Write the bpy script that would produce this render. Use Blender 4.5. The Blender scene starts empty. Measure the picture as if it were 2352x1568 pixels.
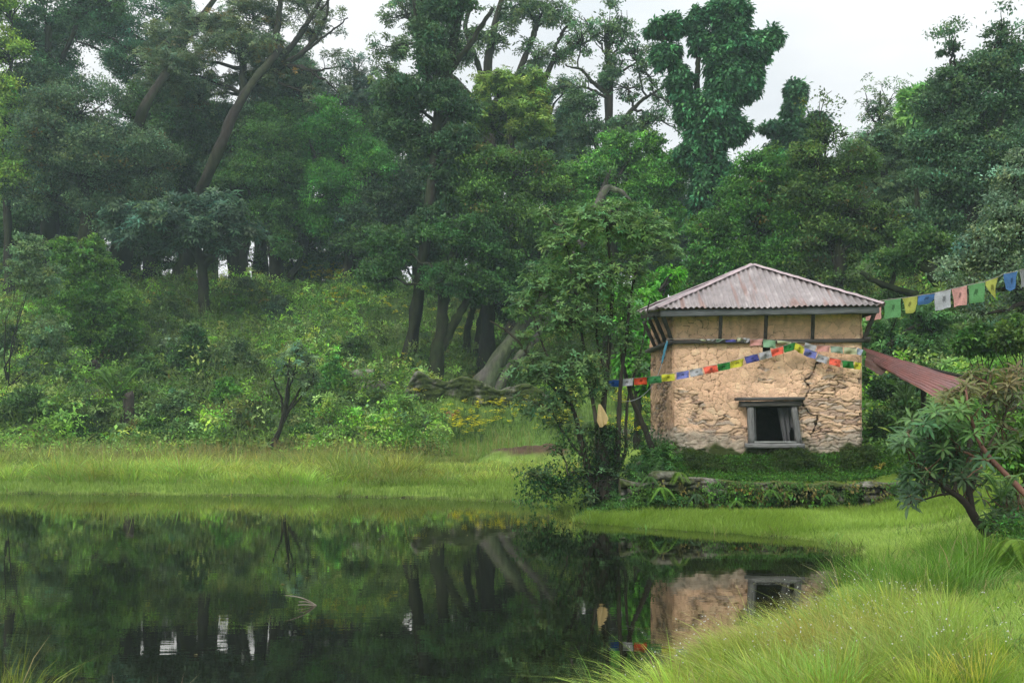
import bpy, math, random
import numpy as np
from mathutils import Vector

random.seed(7)
rng = np.random.default_rng(7)
sc = bpy.context.scene
COL = sc.collection

# ------------------------------------------------------------------ camera, sky, sun, exposure
F = 35 / 36 * 2352          # focal length in units of a 2352 px wide frame
HX, HY, EYE = 1176.0, 960.0, 1.7
cam_d = bpy.data.cameras.new("camera")
cam_d.lens = 35
cam_d.sensor_width = 36
cam_d.shift_y = (HY - 784) / 2352
cam_d.clip_end = 3000
cam = bpy.data.objects.new("camera", cam_d)
cam.location = (0, 0, EYE)
cam.rotation_euler = (math.radians(90), 0, 0)
COL.objects.link(cam)
sc.camera = cam

world = bpy.data.worlds.new("World")
sc.world = world
world.use_nodes = True
nt = world.node_tree
nt.nodes.clear()
SUN_EL, SUN_AZ = math.radians(38), math.radians(215)
out = nt.nodes.new("ShaderNodeOutputWorld")
bg = nt.nodes.new("ShaderNodeBackground")
bg.inputs["Strength"].default_value = 0.1
sky = nt.nodes.new("ShaderNodeTexSky")
sky.sky_type = 'NISHITA'
sky.sun_disc = False
sky.sun_elevation = SUN_EL
sky.sun_rotation = SUN_AZ
tc = nt.nodes.new("ShaderNodeTexCoord")
mp = nt.nodes.new("ShaderNodeMapping")
mp.inputs["Scale"].default_value = (1.3, 1.3, 3.2)
nz = nt.nodes.new("ShaderNodeTexNoise")
nz.inputs["Scale"].default_value = 2.2
nz.inputs["Detail"].default_value = 5
nz.inputs["Roughness"].default_value = 0.5
rp = nt.nodes.new("ShaderNodeValToRGB")
rp.color_ramp.elements[0].position = 0.30
rp.color_ramp.elements[0].color = (0.74, 0.78, 0.81, 1)
rp.color_ramp.elements[1].position = 0.62
rp.color_ramp.elements[1].color = (1.0, 1.0, 1.0, 1)
sclv = nt.nodes.new("ShaderNodeVectorMath")
sclv.operation = 'SCALE'
sclv.inputs["Scale"].default_value = 9.0
mixs = nt.nodes.new("ShaderNodeMix")
mixs.data_type = 'RGBA'
mixs.inputs["Factor"].default_value = 0.93
L_ = nt.links.new
L_(tc.outputs["Generated"], mp.inputs["Vector"])
L_(mp.outputs["Vector"], nz.inputs["Vector"])
sx_ = nt.nodes.new("ShaderNodeSeparateXYZ")
gr0 = nt.nodes.new("ShaderNodeMapRange")     # overcast sky: the zenith about three times as bright as the horizon
gr0.inputs["From Min"].default_value = 0.33
gr0.inputs["From Max"].default_value = 1.0
gr0.inputs["To Min"].default_value = 8.7
gr0.inputs["To Max"].default_value = 22.0
L_(tc.outputs["Generated"], sx_.inputs["Vector"])
L_(sx_.outputs["Z"], gr0.inputs["Value"])
L_(gr0.outputs["Result"], sclv.inputs["Scale"])
L_(nz.outputs["Fac"], rp.inputs["Fac"])
L_(rp.outputs["Color"], sclv.inputs[0])
L_(sky.outputs["Color"], mixs.inputs["A"])
L_(sclv.outputs["Vector"], mixs.inputs["B"])
L_(mixs.outputs["Result"], bg.inputs["Color"])
L_(bg.outputs["Background"], out.inputs["Surface"])

sun_d = bpy.data.lights.new("sun", 'SUN')
sun_d.energy = 1.5
sun_d.angle = math.radians(14)
sun_d.color = (1.0, 0.95, 0.86)
sun = bpy.data.objects.new("sun", sun_d)
# light travels away from the camera, from the upper left behind it
sun.rotation_euler = Vector((math.sin(SUN_AZ) * math.cos(SUN_EL), math.cos(SUN_AZ) * math.cos(SUN_EL), math.sin(SUN_EL))).to_track_quat('Z', 'Y').to_euler()
COL.objects.link(sun)

sc.view_settings.view_transform = 'Standard'
sc.view_settings.look = 'None'
sc.view_settings.exposure = 0.38
sc.view_settings.gamma = 1
sc.view_settings.use_curve_mapping = False
cy = sc.cycles
cy.max_bounces = 6
cy.diffuse_bounces = 3
cy.glossy_bounces = 3
cy.transmission_bounces = 3
cy.transparent_max_bounces = 6
cy.volume_bounces = 1
cy.caustics_reflective = False
cy.caustics_refractive = False
cy.use_adaptive_sampling = True
cy.adaptive_threshold = 0.025
cy.use_denoising = True
cy.sample_clamp_indirect = 4


# ------------------------------------------------------------------ helpers
def W(x, y, d):
    """the point at photo position x, y (2352 px frame), d metres in front of the camera"""
    return np.array([(x - HX) / F * d, d, EYE + (HY - y) / F * d])


def norm(a):
    return a / np.maximum(np.linalg.norm(a, axis=-1, keepdims=True), 1e-9)


def hash2(ix, iy, s=0):
    h = (ix.astype(np.int64) * 374761393 + iy.astype(np.int64) * 668265263 + s * 2147483647 * 31 + 12345) & 0xffffffff
    h = ((h ^ (h >> 13)) * 1274126177) & 0xffffffff
    return ((h ^ (h >> 16)) & 0xffffff) / float(0xffffff)


def vnoise(x, y, s=0):
    x = np.asarray(x, float); y = np.asarray(y, float)
    ix = np.floor(x); iy = np.floor(y)
    fx = x - ix; fy = y - iy
    fx = fx * fx * (3 - 2 * fx); fy = fy * fy * (3 - 2 * fy)
    a = hash2(ix, iy, s); b = hash2(ix + 1, iy, s); c = hash2(ix, iy + 1, s); d = hash2(ix + 1, iy + 1, s)
    return (a * (1 - fx) + b * fx) * (1 - fy) + (c * (1 - fx) + d * fx) * fy


def fbm(x, y, o=4, s=0):
    t = 0; a = .5; n = 0
    for i in range(o):
        t = t + a * vnoise(x * 2 ** i + 17.3 * i, y * 2 ** i - 9.1 * i, s + i); n += a; a *= .5
    return t / n


def worley(x, y, s=0, jit=.9):
    """F1, F2 and the id of the nearest cell"""
    ix = np.floor(x); iy = np.floor(y)
    f1 = np.full(x.shape, 9.); f2 = np.full(x.shape, 9.); cid = np.zeros(x.shape)
    for dx in (-1, 0, 1):
        for dy in (-1, 0, 1):
            cx = ix + dx; cy_ = iy + dy
            px = cx + .5 + (hash2(cx, cy_, s) - .5) * jit; py = cy_ + .5 + (hash2(cx, cy_, s + 1) - .5) * jit
            d = np.hypot(px - x, py - y)
            new = d < f1
            f2 = np.where(new, f1, np.minimum(f2, d))
            cid = np.where(new, hash2(cx, cy_, s + 2), cid)
            f1 = np.where(new, d, f1)
    return f1, f2, cid


def sstep(a, b, x):
    t = np.clip((x - a) / (b - a), 0, 1)
    return t * t * (3 - 2 * t)


class MB:
    """collects vertices, faces and vertex colours, links them as one mesh object"""
    def __init__(s):
        s.V = []; s.T = []; s.Q = []; s.C = []; s.n = 0

    def add(s, V, T=None, Q=None, C=None):
        V = np.asarray(V, float).reshape(-1, 3)
        if T is not None and len(T): s.T.append(np.asarray(T).reshape(-1, 3) + s.n)
        if Q is not None and len(Q): s.Q.append(np.asarray(Q).reshape(-1, 4) + s.n)
        if C is None: C = np.ones((len(V), 3)) * .5
        C = np.asarray(C, float)
        if C.ndim == 1: C = np.tile(C, (len(V), 1))
        s.V.append(V); s.C.append(C); s.n += len(V)
        return s

    def box(s, c, size, rot=None, C=None, jitter=0.0):
        h = np.array(size) / 2
        v = np.array([[a, b, d] for a in (-1, 1) for b in (-1, 1) for d in (-1, 1)]) * h
        if jitter: v = v + rng.normal(0, jitter, v.shape)
        if rot is not None: v = v @ np.array(rot).T
        v = v + np.array(c)
        q = [[0, 1, 3, 2], [4, 6, 7, 5], [0, 4, 5, 1], [2, 3, 7, 6], [0, 2, 6, 4], [1, 5, 7, 3]]
        return s.add(v, Q=q, C=C)

    def beam(s, a, b, w, h, up=(0, 0, 1), C=None):
        """squared timber from a to b, w across, h along up, worn edges"""
        a = np.array(a, float); b = np.array(b, float)
        d = norm(b - a); r = norm(np.cross(d, np.array(up, float))); u = np.cross(r, d)
        n = 7; V = []
        bev = .18 * min(w, h)
        prof = [(-w/2+bev, -h/2), (w/2-bev, -h/2), (w/2, -h/2+bev), (w/2, h/2-bev), (w/2-bev, h/2), (-w/2+bev, h/2), (-w/2, h/2-bev), (-w/2, -h/2+bev)]
        for i in range(n):
            p = a + (b - a) * i / (n - 1)
            k = rng.normal(0, .04 * min(w, h), (len(prof), 2))
            for j, (x, y) in enumerate(prof):
                V.append(p + r * (x + k[j, 0]) + u * (y + k[j, 1]))
        m = len(prof); Q = []
        for i in range(n - 1):
            for j in range(m):
                Q.append([i*m+j, i*m+(j+1) % m, (i+1)*m+(j+1) % m, (i+1)*m+j])
        T = [[0, j+1, j] for j in range(1, m-1)] + [[(n-1)*m, (n-1)*m+j, (n-1)*m+j+1] for j in range(1, m-1)]
        return s.add(V, T=T, Q=Q, C=C)

    def tube(s, P, R, k=7, C=None, rough=0.0):
        P = np.asarray(P, float); n = len(P); R = np.broadcast_to(R, (n,))
        t = norm(np.gradient(P, axis=0))
        ref = np.array([.13, 1, .21]) if abs(t[:, 2]).mean() > .5 else np.array([.1, .1, 1])
        a = norm(np.cross(t, ref)); b = np.cross(t, a)
        ang = np.linspace(0, 2 * np.pi, k, endpoint=False)
        rr = R[:, None] * (1 + (rng.normal(0, rough, (n, k)) if rough else 0))
        V = P[:, None] + rr[..., None] * (np.cos(ang)[None, :, None] * a[:, None] + np.sin(ang)[None, :, None] * b[:, None])
        i = np.arange(n - 1)[:, None] * k; j = np.arange(k)[None]
        Q = np.stack([i + j, i + (j + 1) % k, i + k + (j + 1) % k, i + k + j], -1).reshape(-1, 4)
        T = [[(n-1)*k, (n-1)*k+j, (n-1)*k+j+1] for j in range(1, k-1)]
        return s.add(V.reshape(-1, 3), T=T, Q=Q, C=C)

    def build(s, name, mat, parent=None, smooth=True, origin=None):
        V = np.concatenate(s.V); C = np.concatenate(s.C)
        if origin is None:
            if parent is not None: origin = np.array(parent.matrix_world.translation)
            else: origin = np.array([(V[:, 0].min()+V[:, 0].max())/2, (V[:, 1].min()+V[:, 1].max())/2, V[:, 2].min()])
        V = V - origin
        fs = []
        nT = sum(len(t) for t in s.T); nQ = sum(len(q) for q in s.Q)
        me = bpy.data.meshes.new(name)
        me.vertices.add(len(V)); me.vertices.foreach_set("co", V.astype(np.float32).ravel())
        loops = np.concatenate([np.concatenate(s.T).ravel() if s.T else np.zeros(0, int), np.concatenate(s.Q).ravel() if s.Q else np.zeros(0, int)]).astype(np.int32)
        me.loops.add(len(loops)); me.loops.foreach_set("vertex_index", loops)
        tot = np.concatenate([np.full(nT, 3), np.full(nQ, 4)]).astype(np.int32)
        st = np.concatenate([[0], np.cumsum(tot)[:-1]]).astype(np.int32)
        me.polygons.add(len(tot)); me.polygons.foreach_set("loop_start", st); me.polygons.foreach_set("loop_total", tot)
        me.polygons.foreach_set("use_smooth", np.full(len(tot), smooth))
        at = me.color_attributes.new("tint", 'FLOAT_COLOR', 'POINT')
        at.data.foreach_set("color", np.concatenate([C, np.ones((len(C), 1))], 1).astype(np.float32).ravel())
        me.update(calc_edges=True)
        me.materials.append(mat)
        o = bpy.data.objects.new(name, me); COL.objects.link(o)
        if parent is not None:
            o.parent = parent
        else:
            o.location = origin
        return o


def tag(o, label=None, cat=None, group=None, kind=None):
    if label: o["label"] = label
    if cat: o["category"] = cat
    if group: o["group"] = group
    if kind: o["kind"] = kind
    return o


def empty(name, loc, label, cat, group=None):
    o = bpy.data.objects.new(name, None); o.empty_display_size = .2
    o.location = [float(v) for v in loc]; COL.objects.link(o)
    o.matrix_world = __import__('mathutils').Matrix.Translation(o.location)
    return tag(o, label, cat, group)


# ------------------------------------------------------------------ materials
def mat_tint(name, rough=.6, spec=.3, transl=0.0, nscale=0, namp=.3, bump=0, bscale=20, metal=0, stretch=(1, 1, 1), coat=0):
    m = bpy.data.materials.new(name); m.use_nodes = True
    t = m.node_tree; n = t.nodes; b = n["Principled BSDF"]; o = n["Material Output"]
    a = n.new("ShaderNodeAttribute"); a.attribute_name = "tint"
    c = a.outputs["Color"]
    tcn = n.new("ShaderNodeTexCoord"); mpn = n.new("ShaderNodeMapping"); mpn.inputs["Scale"].default_value = stretch
    t.links.new(tcn.outputs["Object"], mpn.inputs["Vector"])
    if nscale:
        z = n.new("ShaderNodeTexNoise"); z.inputs["Scale"].default_value = nscale; z.inputs["Detail"].default_value = 6
        z.inputs["Roughness"].default_value = .65
        t.links.new(mpn.outputs["Vector"], z.inputs["Vector"])
        r = n.new("ShaderNodeMapRange"); r.inputs["From Min"].default_value = .3; r.inputs["From Max"].default_value = .7
        r.inputs["To Min"].default_value = 1 - namp; r.inputs["To Max"].default_value = 1 + namp
        t.links.new(z.outputs["Fac"], r.inputs["Value"])
        v = n.new("ShaderNodeVectorMath"); v.operation = 'SCALE'
        t.links.new(c, v.inputs[0]); t.links.new(r.outputs["Result"], v.inputs["Scale"]); c = v.outputs["Vector"]
    t.links.new(c, b.inputs["Base Color"])
    b.inputs["Roughness"].default_value = rough; b.inputs["Specular IOR Level"].default_value = spec
    b.inputs["Metallic"].default_value = metal
    if bump:
        z2 = n.new("ShaderNodeTexNoise"); z2.inputs["Scale"].default_value = bscale; z2.inputs["Detail"].default_value = 7
        t.links.new(mpn.outputs["Vector"], z2.inputs["Vector"])
        bp = n.new("ShaderNodeBump"); bp.inputs["Strength"].default_value = bump; bp.inputs["Distance"].default_value = .03
        t.links.new(z2.outputs["Fac"], bp.inputs["Height"]); t.links.new(bp.outputs["Normal"], b.inputs["Normal"])
    if transl:
        tr = n.new("ShaderNodeBsdfTranslucent"); mx = n.new("ShaderNodeMixShader"); mx.inputs["Fac"].default_value = transl
        t.links.new(c, tr.inputs["Color"]); t.links.new(b.outputs["BSDF"], mx.inputs[1]); t.links.new(tr.outputs["BSDF"], mx.inputs[2])
        t.links.new(mx.outputs["Shader"], o.inputs["Surface"])
    return m


M_leaf = mat_tint("leaf", rough=.5, spec=.25, transl=.33)
M_grass = mat_tint("grass_blade", rough=.5, spec=.3, transl=.35)
M_bark = mat_tint("bark", rough=.9, spec=.2, nscale=5, namp=.55, bump=1.0, bscale=9, stretch=(1, 1, .35))
M_ground = mat_tint("soil_and_turf", rough=.95, spec=.1, nscale=2.5, namp=.45, bump=.9, bscale=7)
M_wall = mat_tint("mud_plaster", rough=.95, spec=.1, nscale=9, namp=.16, bump=.5, bscale=35)
M_stone = mat_tint("mossy_stone", rough=.95, spec=.15, nscale=14, namp=.5, bump=.8, bscale=40)
M_wood = mat_tint("weathered_timber", rough=.85, spec=.2, nscale=14, namp=.5, bump=.6, bscale=18, stretch=(.25, 1, 3))
M_post = mat_tint("weathered_post", rough=.85, spec=.2, nscale=14, namp=.45, bump=.6, bscale=18, stretch=(3, 3, .3))
M_cloth = mat_tint("flag_cloth", rough=.85, spec=.1, transl=.3, nscale=30, namp=.12)
M_petal = mat_tint("petal", rough=.6, spec=.2, transl=.3)
M_tin = mat_tint("corrugated_iron", rough=.55, spec=.4, nscale=6, namp=.22, bump=.15, bscale=50, metal=.25, stretch=(1, 1, 1))


def m_water():
    m = bpy.data.materials.new("pond_water"); m.use_nodes = True
    t = m.node_tree; n = t.nodes; b = n["Principled BSDF"]
    b.inputs["Base Color"].default_value = (.006, .007, .004, 1)
    b.inputs["Roughness"].default_value = .0; b.inputs["IOR"].default_value = 1.36
    c = n.new("ShaderNodeTexCoord"); mp_ = n.new("ShaderNodeMapping"); mp_.inputs["Scale"].default_value = (.5, 1.6, 1)
    z = n.new("ShaderNodeTexNoise"); z.inputs["Scale"].default_value = 5; z.inputs["Detail"].default_value = 3
    bp = n.new("ShaderNodeBump"); bp.inputs["Strength"].default_value = .022; bp.inputs["Distance"].default_value = .02
    t.links.new(c.outputs["Object"], mp_.inputs["Vector"]); t.links.new(mp_.outputs["Vector"], z.inputs["Vector"])
    t.links.new(z.outputs["Fac"], bp.inputs["Height"]); t.links.new(bp.outputs["Normal"], b.inputs["Normal"])
    gl = n.new("ShaderNodeBsdfGlossy"); gl.inputs["Roughness"].default_value = .0; gl.inputs["Color"].default_value = (.80, .78, .70, 1)
    t.links.new(bp.outputs["Normal"], gl.inputs["Normal"])
    mx = n.new("ShaderNodeMixShader"); mx.inputs["Fac"].default_value = .38
    t.links.new(b.outputs["BSDF"], mx.inputs[1]); t.links.new(gl.outputs["BSDF"], mx.inputs[2]); t.links.new(mx.outputs["Shader"], n["Material Output"].inputs["Surface"])
    return m


M_water = m_water()

# ------------------------------------------------------------------ terrain
LAKE = np.array([(-40, 5.75), (-5, 5.75), (-1.5, 5.55), (0.38, 5.2), (.82, 6.1), (1.4, 7.0), (2.1, 7.9), (2.92, 9.0), (3.7, 10.4), (4.35, 11.7), (4.6, 12.7),
                 (4.3, 13.7), (3.5, 14.8), (2.2, 15.6), (1.35, 16.3), (1.1, 17.4), (1.0, 18.4), (0.3, 20.0), (-1.2, 21.0), (-3.5, 21.6), (-8, 22.2),
                 (-13, 22.8), (-22, 24), (-40, 25)])


def shore(X, Y):
    """signed distance to the waterline, positive on land"""
    X = np.asarray(X, float); Y = np.asarray(Y, float)
    d2 = np.full(X.shape, 1e9); ins = np.zeros(X.shape, bool)
    n = len(LAKE)
    for i in range(n):
        a = LAKE[i]; b = LAKE[(i + 1) % n]; e = b - a
        t = np.clip(((X - a[0]) * e[0] + (Y - a[1]) * e[1]) / (e @ e), 0, 1)
        d2 = np.minimum(d2, (X - a[0] - t * e[0]) ** 2 + (Y - a[1] - t * e[1]) ** 2)
        c = (a[1] > Y) != (b[1] > Y)
        ins ^= c & (X < (b[0] - a[0]) * (Y - a[1]) / (b[1] - a[1] + 1e-12) + a[0])
    return np.where(ins, -1, 1) * np.sqrt(d2)


TT = np.array([-2, -.5, -.16, -.07, .05, .14, .24, .35, .45, 2.])
YB = np.array([30, 32.5, 33.5, 31, 31, 31, 27, 20, 18.5, 18.])
SL = np.array([.38, .37, .36, .20, .16, .16, .20, .30, .36, .36])
S2 = np.array([0, 0, 0, .16, .2, .2, .14, 0, 0, 0.])


def ground(X, Y):
    X = np.asarray(X, float); Y = np.asarray(Y, float)
    s = shore(X, Y)
    s2 = s + .35 * (fbm(X * 1.3, Y * 1.3, 3, 3) - .5)
    z = np.where(s2 > 0, .03 + .16 * sstep(0, 1.6, s2) + .012 * np.clip(s2, 0, 14), np.maximum(-.6, s2 * .5))
    t = X / np.maximum(Y, 1.0)
    yb = np.interp(t, TT, YB); sl = np.interp(t, TT, SL)
    u = Y - yb
    up = np.where(u > 0, u * sl * sstep(-1, 5, u), 0)
    s2_ = np.interp(t, TT, S2); up = up + s2_ * np.maximum(0, Y - 40)
    top = (61 - yb) * sl + 21 * s2_
    ridge = np.interp(t, [-.5, -.37, -.33, -.25, -.2, 0, .1, .3, .5], [1, 1, .90, .90, .97, 1.0, .95, .8, .85])
    up = np.minimum(up, top * ridge)
    up = up - np.maximum(0, Y - 64) * .12
    z = z + np.where(u > 0, up, 0)
    z = z * (1 - .6 * sstep(13.2, 14.5, Y) * (1 - sstep(17.0, 17.2, Y)) * sstep(.6, 1.5, X))
    z = z + sstep(0, 6, u) * (fbm(X * .28, Y * .28, 4, 11) - .5) * 2.0
    z = z + sstep(0.5, 3, s) * (fbm(X * .9, Y * .9, 3, 5) - .5) * .22
    # terrace the hut stands on
    ter = sstep(16.95, 17.1, Y) * sstep(1.9, 2.5, X) * (1 - sstep(9.5, 12, X))
    tz = .62 + .3 * sstep(17.3, 18.1, Y)
    z = np.where(Y < 26, z + ter * np.maximum(0, tz - z), np.where(Y < 34, z + ter * np.maximum(0, tz - z) * (1 - (Y - 26) / 8), z))
    # earth mound by the meadow
    z = z + (.62 + .5 * (fbm(X * 2, Y * 2, 3, 19) - .5)) * np.exp(-(((X - .55) / 1.5) ** 2 + ((Y - 30.2) / 1.0) ** 2) ** 1.5)
    # bank at the far right, under the shrubs
    z = z + .5 * sstep(5.6, 8.5, X) * sstep(10, 13, Y) * (1 - sstep(17, 19, Y))
    return z


def axis(lo, hi, fine0, fine1, st, grow=1.12):
    a = list(np.arange(fine0, fine1 + 1e-6, st))
    s = st
    while a[-1] < hi: s *= grow; a.append(a[-1] + s)
    s = st
    while a[0] > lo: s *= grow; a.insert(0, a[0] - s)
    return np.array(a)


gx = axis(-900, 900, -22, 24, .16); gy = axis(-150, 1200, 4, 66, .16)
GX, GY = np.meshgrid(gx, gy, indexing='ij')
GZ = ground(GX, GY)
S = shore(GX, GY)
nx_, ny_ = GX.shape
idx = np.arange(nx_ * ny_).reshape(nx_, ny_)
Q = np.stack([idx[:-1, :-1], idx[1:, :-1], idx[1:, 1:], idx[:-1, 1:]], -1).reshape(-1, 4)
n1 = fbm(GX * .5, GY * .5, 4, 21); n2 = fbm(GX * 2.1, GY * 2.1, 3, 31)
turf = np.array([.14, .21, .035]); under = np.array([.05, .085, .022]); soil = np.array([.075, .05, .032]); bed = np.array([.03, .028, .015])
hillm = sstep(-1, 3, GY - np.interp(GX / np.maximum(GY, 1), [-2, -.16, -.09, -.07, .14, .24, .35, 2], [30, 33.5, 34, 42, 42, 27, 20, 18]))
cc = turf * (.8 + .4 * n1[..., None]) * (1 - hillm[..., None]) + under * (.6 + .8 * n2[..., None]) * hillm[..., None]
mid = np.exp(-(((GX / np.maximum(GY, 1) - .02) / .09) ** 2)) * sstep(28, 31, GY) * (1 - sstep(44, 50, GY))
cc = cc * (1 - .9 * mid[..., None]) + np.array([.12, .22, .05]) * .9 * mid[..., None] * (.7 + .6 * n2[..., None])
ms = np.exp(-(((GX - .55) / 1.5) ** 2 + ((GY - 30.2) / 1.0) ** 2))
ms = sstep(.35, .6, ms + (n2 - .5) * .3)
cc = cc * (1 - ms[..., None]) + soil * ms[..., None]
wet = sstep(.15, -.05, S)[..., None]
cc = cc * (1 - wet) + bed * wet
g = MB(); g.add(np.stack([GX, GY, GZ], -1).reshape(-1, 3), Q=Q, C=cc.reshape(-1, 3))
tag(g.build("ground", M_ground, origin=np.zeros(3)), "grassy pond bank and wooded hillside", None, None, "structure")

w = MB(); w.add([[-80, -20, 0], [14, -20, 0], [14, 40, 0], [-80, 40, 0]], Q=[[0, 1, 2, 3]], C=np.array([.01, .01, .01]))
tag(w.build("pond_water", M_water, origin=np.zeros(3)), "dark still pond mirroring the forest", None, None, "structure")


# ------------------------------------------------------------------ leaves
def frames(D, N):
    D = norm(D); Sd = norm(np.cross(D, N)); N2 = np.cross(Sd, D)
    return D, Sd, N2


def leaves4(mb, P, D, N, L, Wd, C):
    """flat cheap leaves: one kinked quad each"""
    n = len(P)
    if n == 0: return
    D, Sd, N2 = frames(D, N)
    L = np.broadcast_to(L, (n,))[:, None]; Wd = np.broadcast_to(Wd, (n,))[:, None]
    v = np.stack([P, P + D * L * .5 + Sd * Wd * .5 + N2 * L * .07, P + D * L - N2 * L * .1, P + D * L * .5 - Sd * Wd * .5 + N2 * L * .07], 1)
    mb.add(v.reshape(-1, 3), Q=np.arange(n * 4).reshape(n, 4), C=np.repeat(C, 4, 0))


def leaves8(mb, P, D, N, L, Wd, C, droop=.18, fold=.18):
    """near leaves: folded along the midrib, pointed, drooping"""
    n = len(P)
    if n == 0: return
    D, Sd, N2 = frames(D, N)
    L = np.broadcast_to(L, (n,))[:, None]; Wd = np.broadcast_to(Wd, (n,))[:, None]
    def pt(u, s_):
        return P + D * L * u + Sd * Wd * s_ + N2 * (-droop * L * u * u + np.abs(s_) * Wd * fold * 2)
    v = np.stack([pt(0, 0), pt(.3, -.42), pt(.3, 0), pt(.3, .42), pt(.68, -.46), pt(.68, 0), pt(.68, .46), pt(1, 0)], 1)
    tr = np.array([[0, 2, 1], [0, 3, 2], [1, 2, 5], [1, 5, 4], [2, 3, 6], [2, 6, 5], [4, 5, 7], [5, 6, 7]])
    T = (np.arange(n)[:, None, None] * 8 + tr[None]).reshape(-1, 3)
    cv = np.repeat(C[:, None], 8, 1); cv[:, [2, 5]] *= 1.25; cv[:, 7] *= .9
    mb.add(v.reshape(-1, 3), T=T, C=cv.reshape(-1, 3))


def rand_unit(n):
    return norm(rng.normal(0, 1, (n, 3)))


def tints(n, base, var=.22, hue=.12):
    base = np.asarray(base, float)
    c = base * np.exp(rng.normal(0, var, (n, 1)))
    h = rng.normal(0, hue, (n, 1))
    return np.clip(c * np.concatenate([1 + h, np.ones((n, 1)), 1 - h], 1), .004, .8)


UP = np.array([0, 0, 1.])


def clumps(mb, CC, DIR, CR, kind, L, base, per, dead=0.0):
    """foliage round each clump centre CC; DIR points outward"""
    k = len(CC)
    base = np.asarray(base) * np.array([1.15, 1.38, 1.05])
    ct = tints(k, base, .34, .13)
    if dead:
        m = rng.random(k) < dead
        ct[m] = tints(m.sum(), [.16, .13, .03], .2, .1)
    if kind == 'fine':
        n = k * per; i = np.repeat(np.arange(k), per)
        o = rng.normal(0, 1, (n, 3)) * CR[i, None] * np.array([.62, .62, .34])
        P = CC[i] + o
        N = norm(UP * .9 + norm(o) * .5 + rng.normal(0, .45, (n, 3)))
        D = norm(rand_unit(n) + DIR[i] * .5 - N * .2)
        C = ct[i] * np.exp(rng.normal(0, .18, (n, 1)))
        leaves4(mb, P, D, N, L * rng.uniform(.7, 1.25, n), L * rng.uniform(.42, .6, n), C)
    elif kind == 'whorl':
        q = 7; r = max(1, per // q); n0 = k * r; i0 = np.repeat(np.arange(k), r)
        o = rng.normal(0, 1, (n0, 3)) * CR[i0, None] * np.array([.65, .65, .42])
        ax = norm(UP * .8 + norm(o) * .7 + rng.normal(0, .3, (n0, 3)))
        P0 = CC[i0] + o
        i = np.repeat(np.arange(n0), q); n = len(i)
        A = ax[i]; t1 = norm(np.cross(A, np.array([.3, .2, .9]) + rng.normal(0, .2, 3))); t2 = np.cross(A, t1)
        ph = np.tile(np.arange(q) * 2 * np.pi / q, n0) + rng.normal(0, .25, n) + np.repeat(rng.uniform(0, 6, n0), q)
        D = norm(t1 * np.cos(ph)[:, None] + t2 * np.sin(ph)[:, None] + A * rng.uniform(-.25, .45, (n, 1)))
        C = ct[i0][i] * np.exp(rng.normal(0, .15, (n, 1)))
        leaves4(mb, P0[i] + D * L * .1, D, A, L * rng.uniform(.8, 1.2, n), L * rng.uniform(.26, .36, n), C)
    elif kind == 'ivy':
        n = k * per; i = np.repeat(np.arange(k), per)
        o = rng.normal(0, 1, (n, 3)) * CR[i, None] * .6
        P = CC[i] + o
        out_ = norm(DIR[i] * np.array([1, 1, .35]) + rng.normal(0, .35, (n, 3)))
        D = norm(out_ * .7 - UP * rng.uniform(.1, .9, (n, 1)))
        N = norm(out_ + UP * .7)
        C = ct[i] * np.exp(rng.normal(0, .2, (n, 1)))
        leaves4(mb, P, D, N, L * rng.uniform(.7, 1.25, n), L * rng.uniform(.42, .55, n), C)


def wiggle(a, b, n=8, amp=.08, sag=0):
    a = np.array(a, float); b = np.array(b, float); ln = np.linalg.norm(b - a)
    t = np.linspace(0, 1, n)[:, None]
    P = a + (b - a) * t
    w_ = np.cumsum(rng.normal(0, 1, (n, 3)), 0); w_ -= w_[0] + (w_[-1] - w_[0]) * t
    P = P + w_ * amp * ln / math.sqrt(n)
    P[:, 2] += sag * ln * np.sin(np.pi * t[:, 0])
    return P


def smooth_path(pts, n=22):
    pts = np.asarray(pts, float)
    s = np.concatenate([[0], np.cumsum(np.linalg.norm(np.diff(pts[:, :3], axis=0), axis=1))]); s /= s[-1]
    u = np.linspace(0, 1, n)
    r = np.stack([np.interp(u, s, pts[:, k]) for k in range(pts.shape[1])], 1)
    for _ in range(2):
        r[1:-1] = (r[:-2] + 2 * r[1:-1] + r[2:]) / 4
    return r


BARK = dict(brown=(.029, .024, .020), dark=(.020, .018, .014), grey=(.105, .095, .088), moss=(.020, .022, .012))


def px_path(path, d, wob=.0):
    """path: (x, y, width px[, extra depth])"""
    r = []
    for p in path:
        dd = d + (p[3] if len(p) > 3 else 0)
        q = W(p[0], p[1], dd)
        r.append([q[0], q[1], q[2], p[2] / 2 / F * dd])
    return np.array(r)


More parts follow.
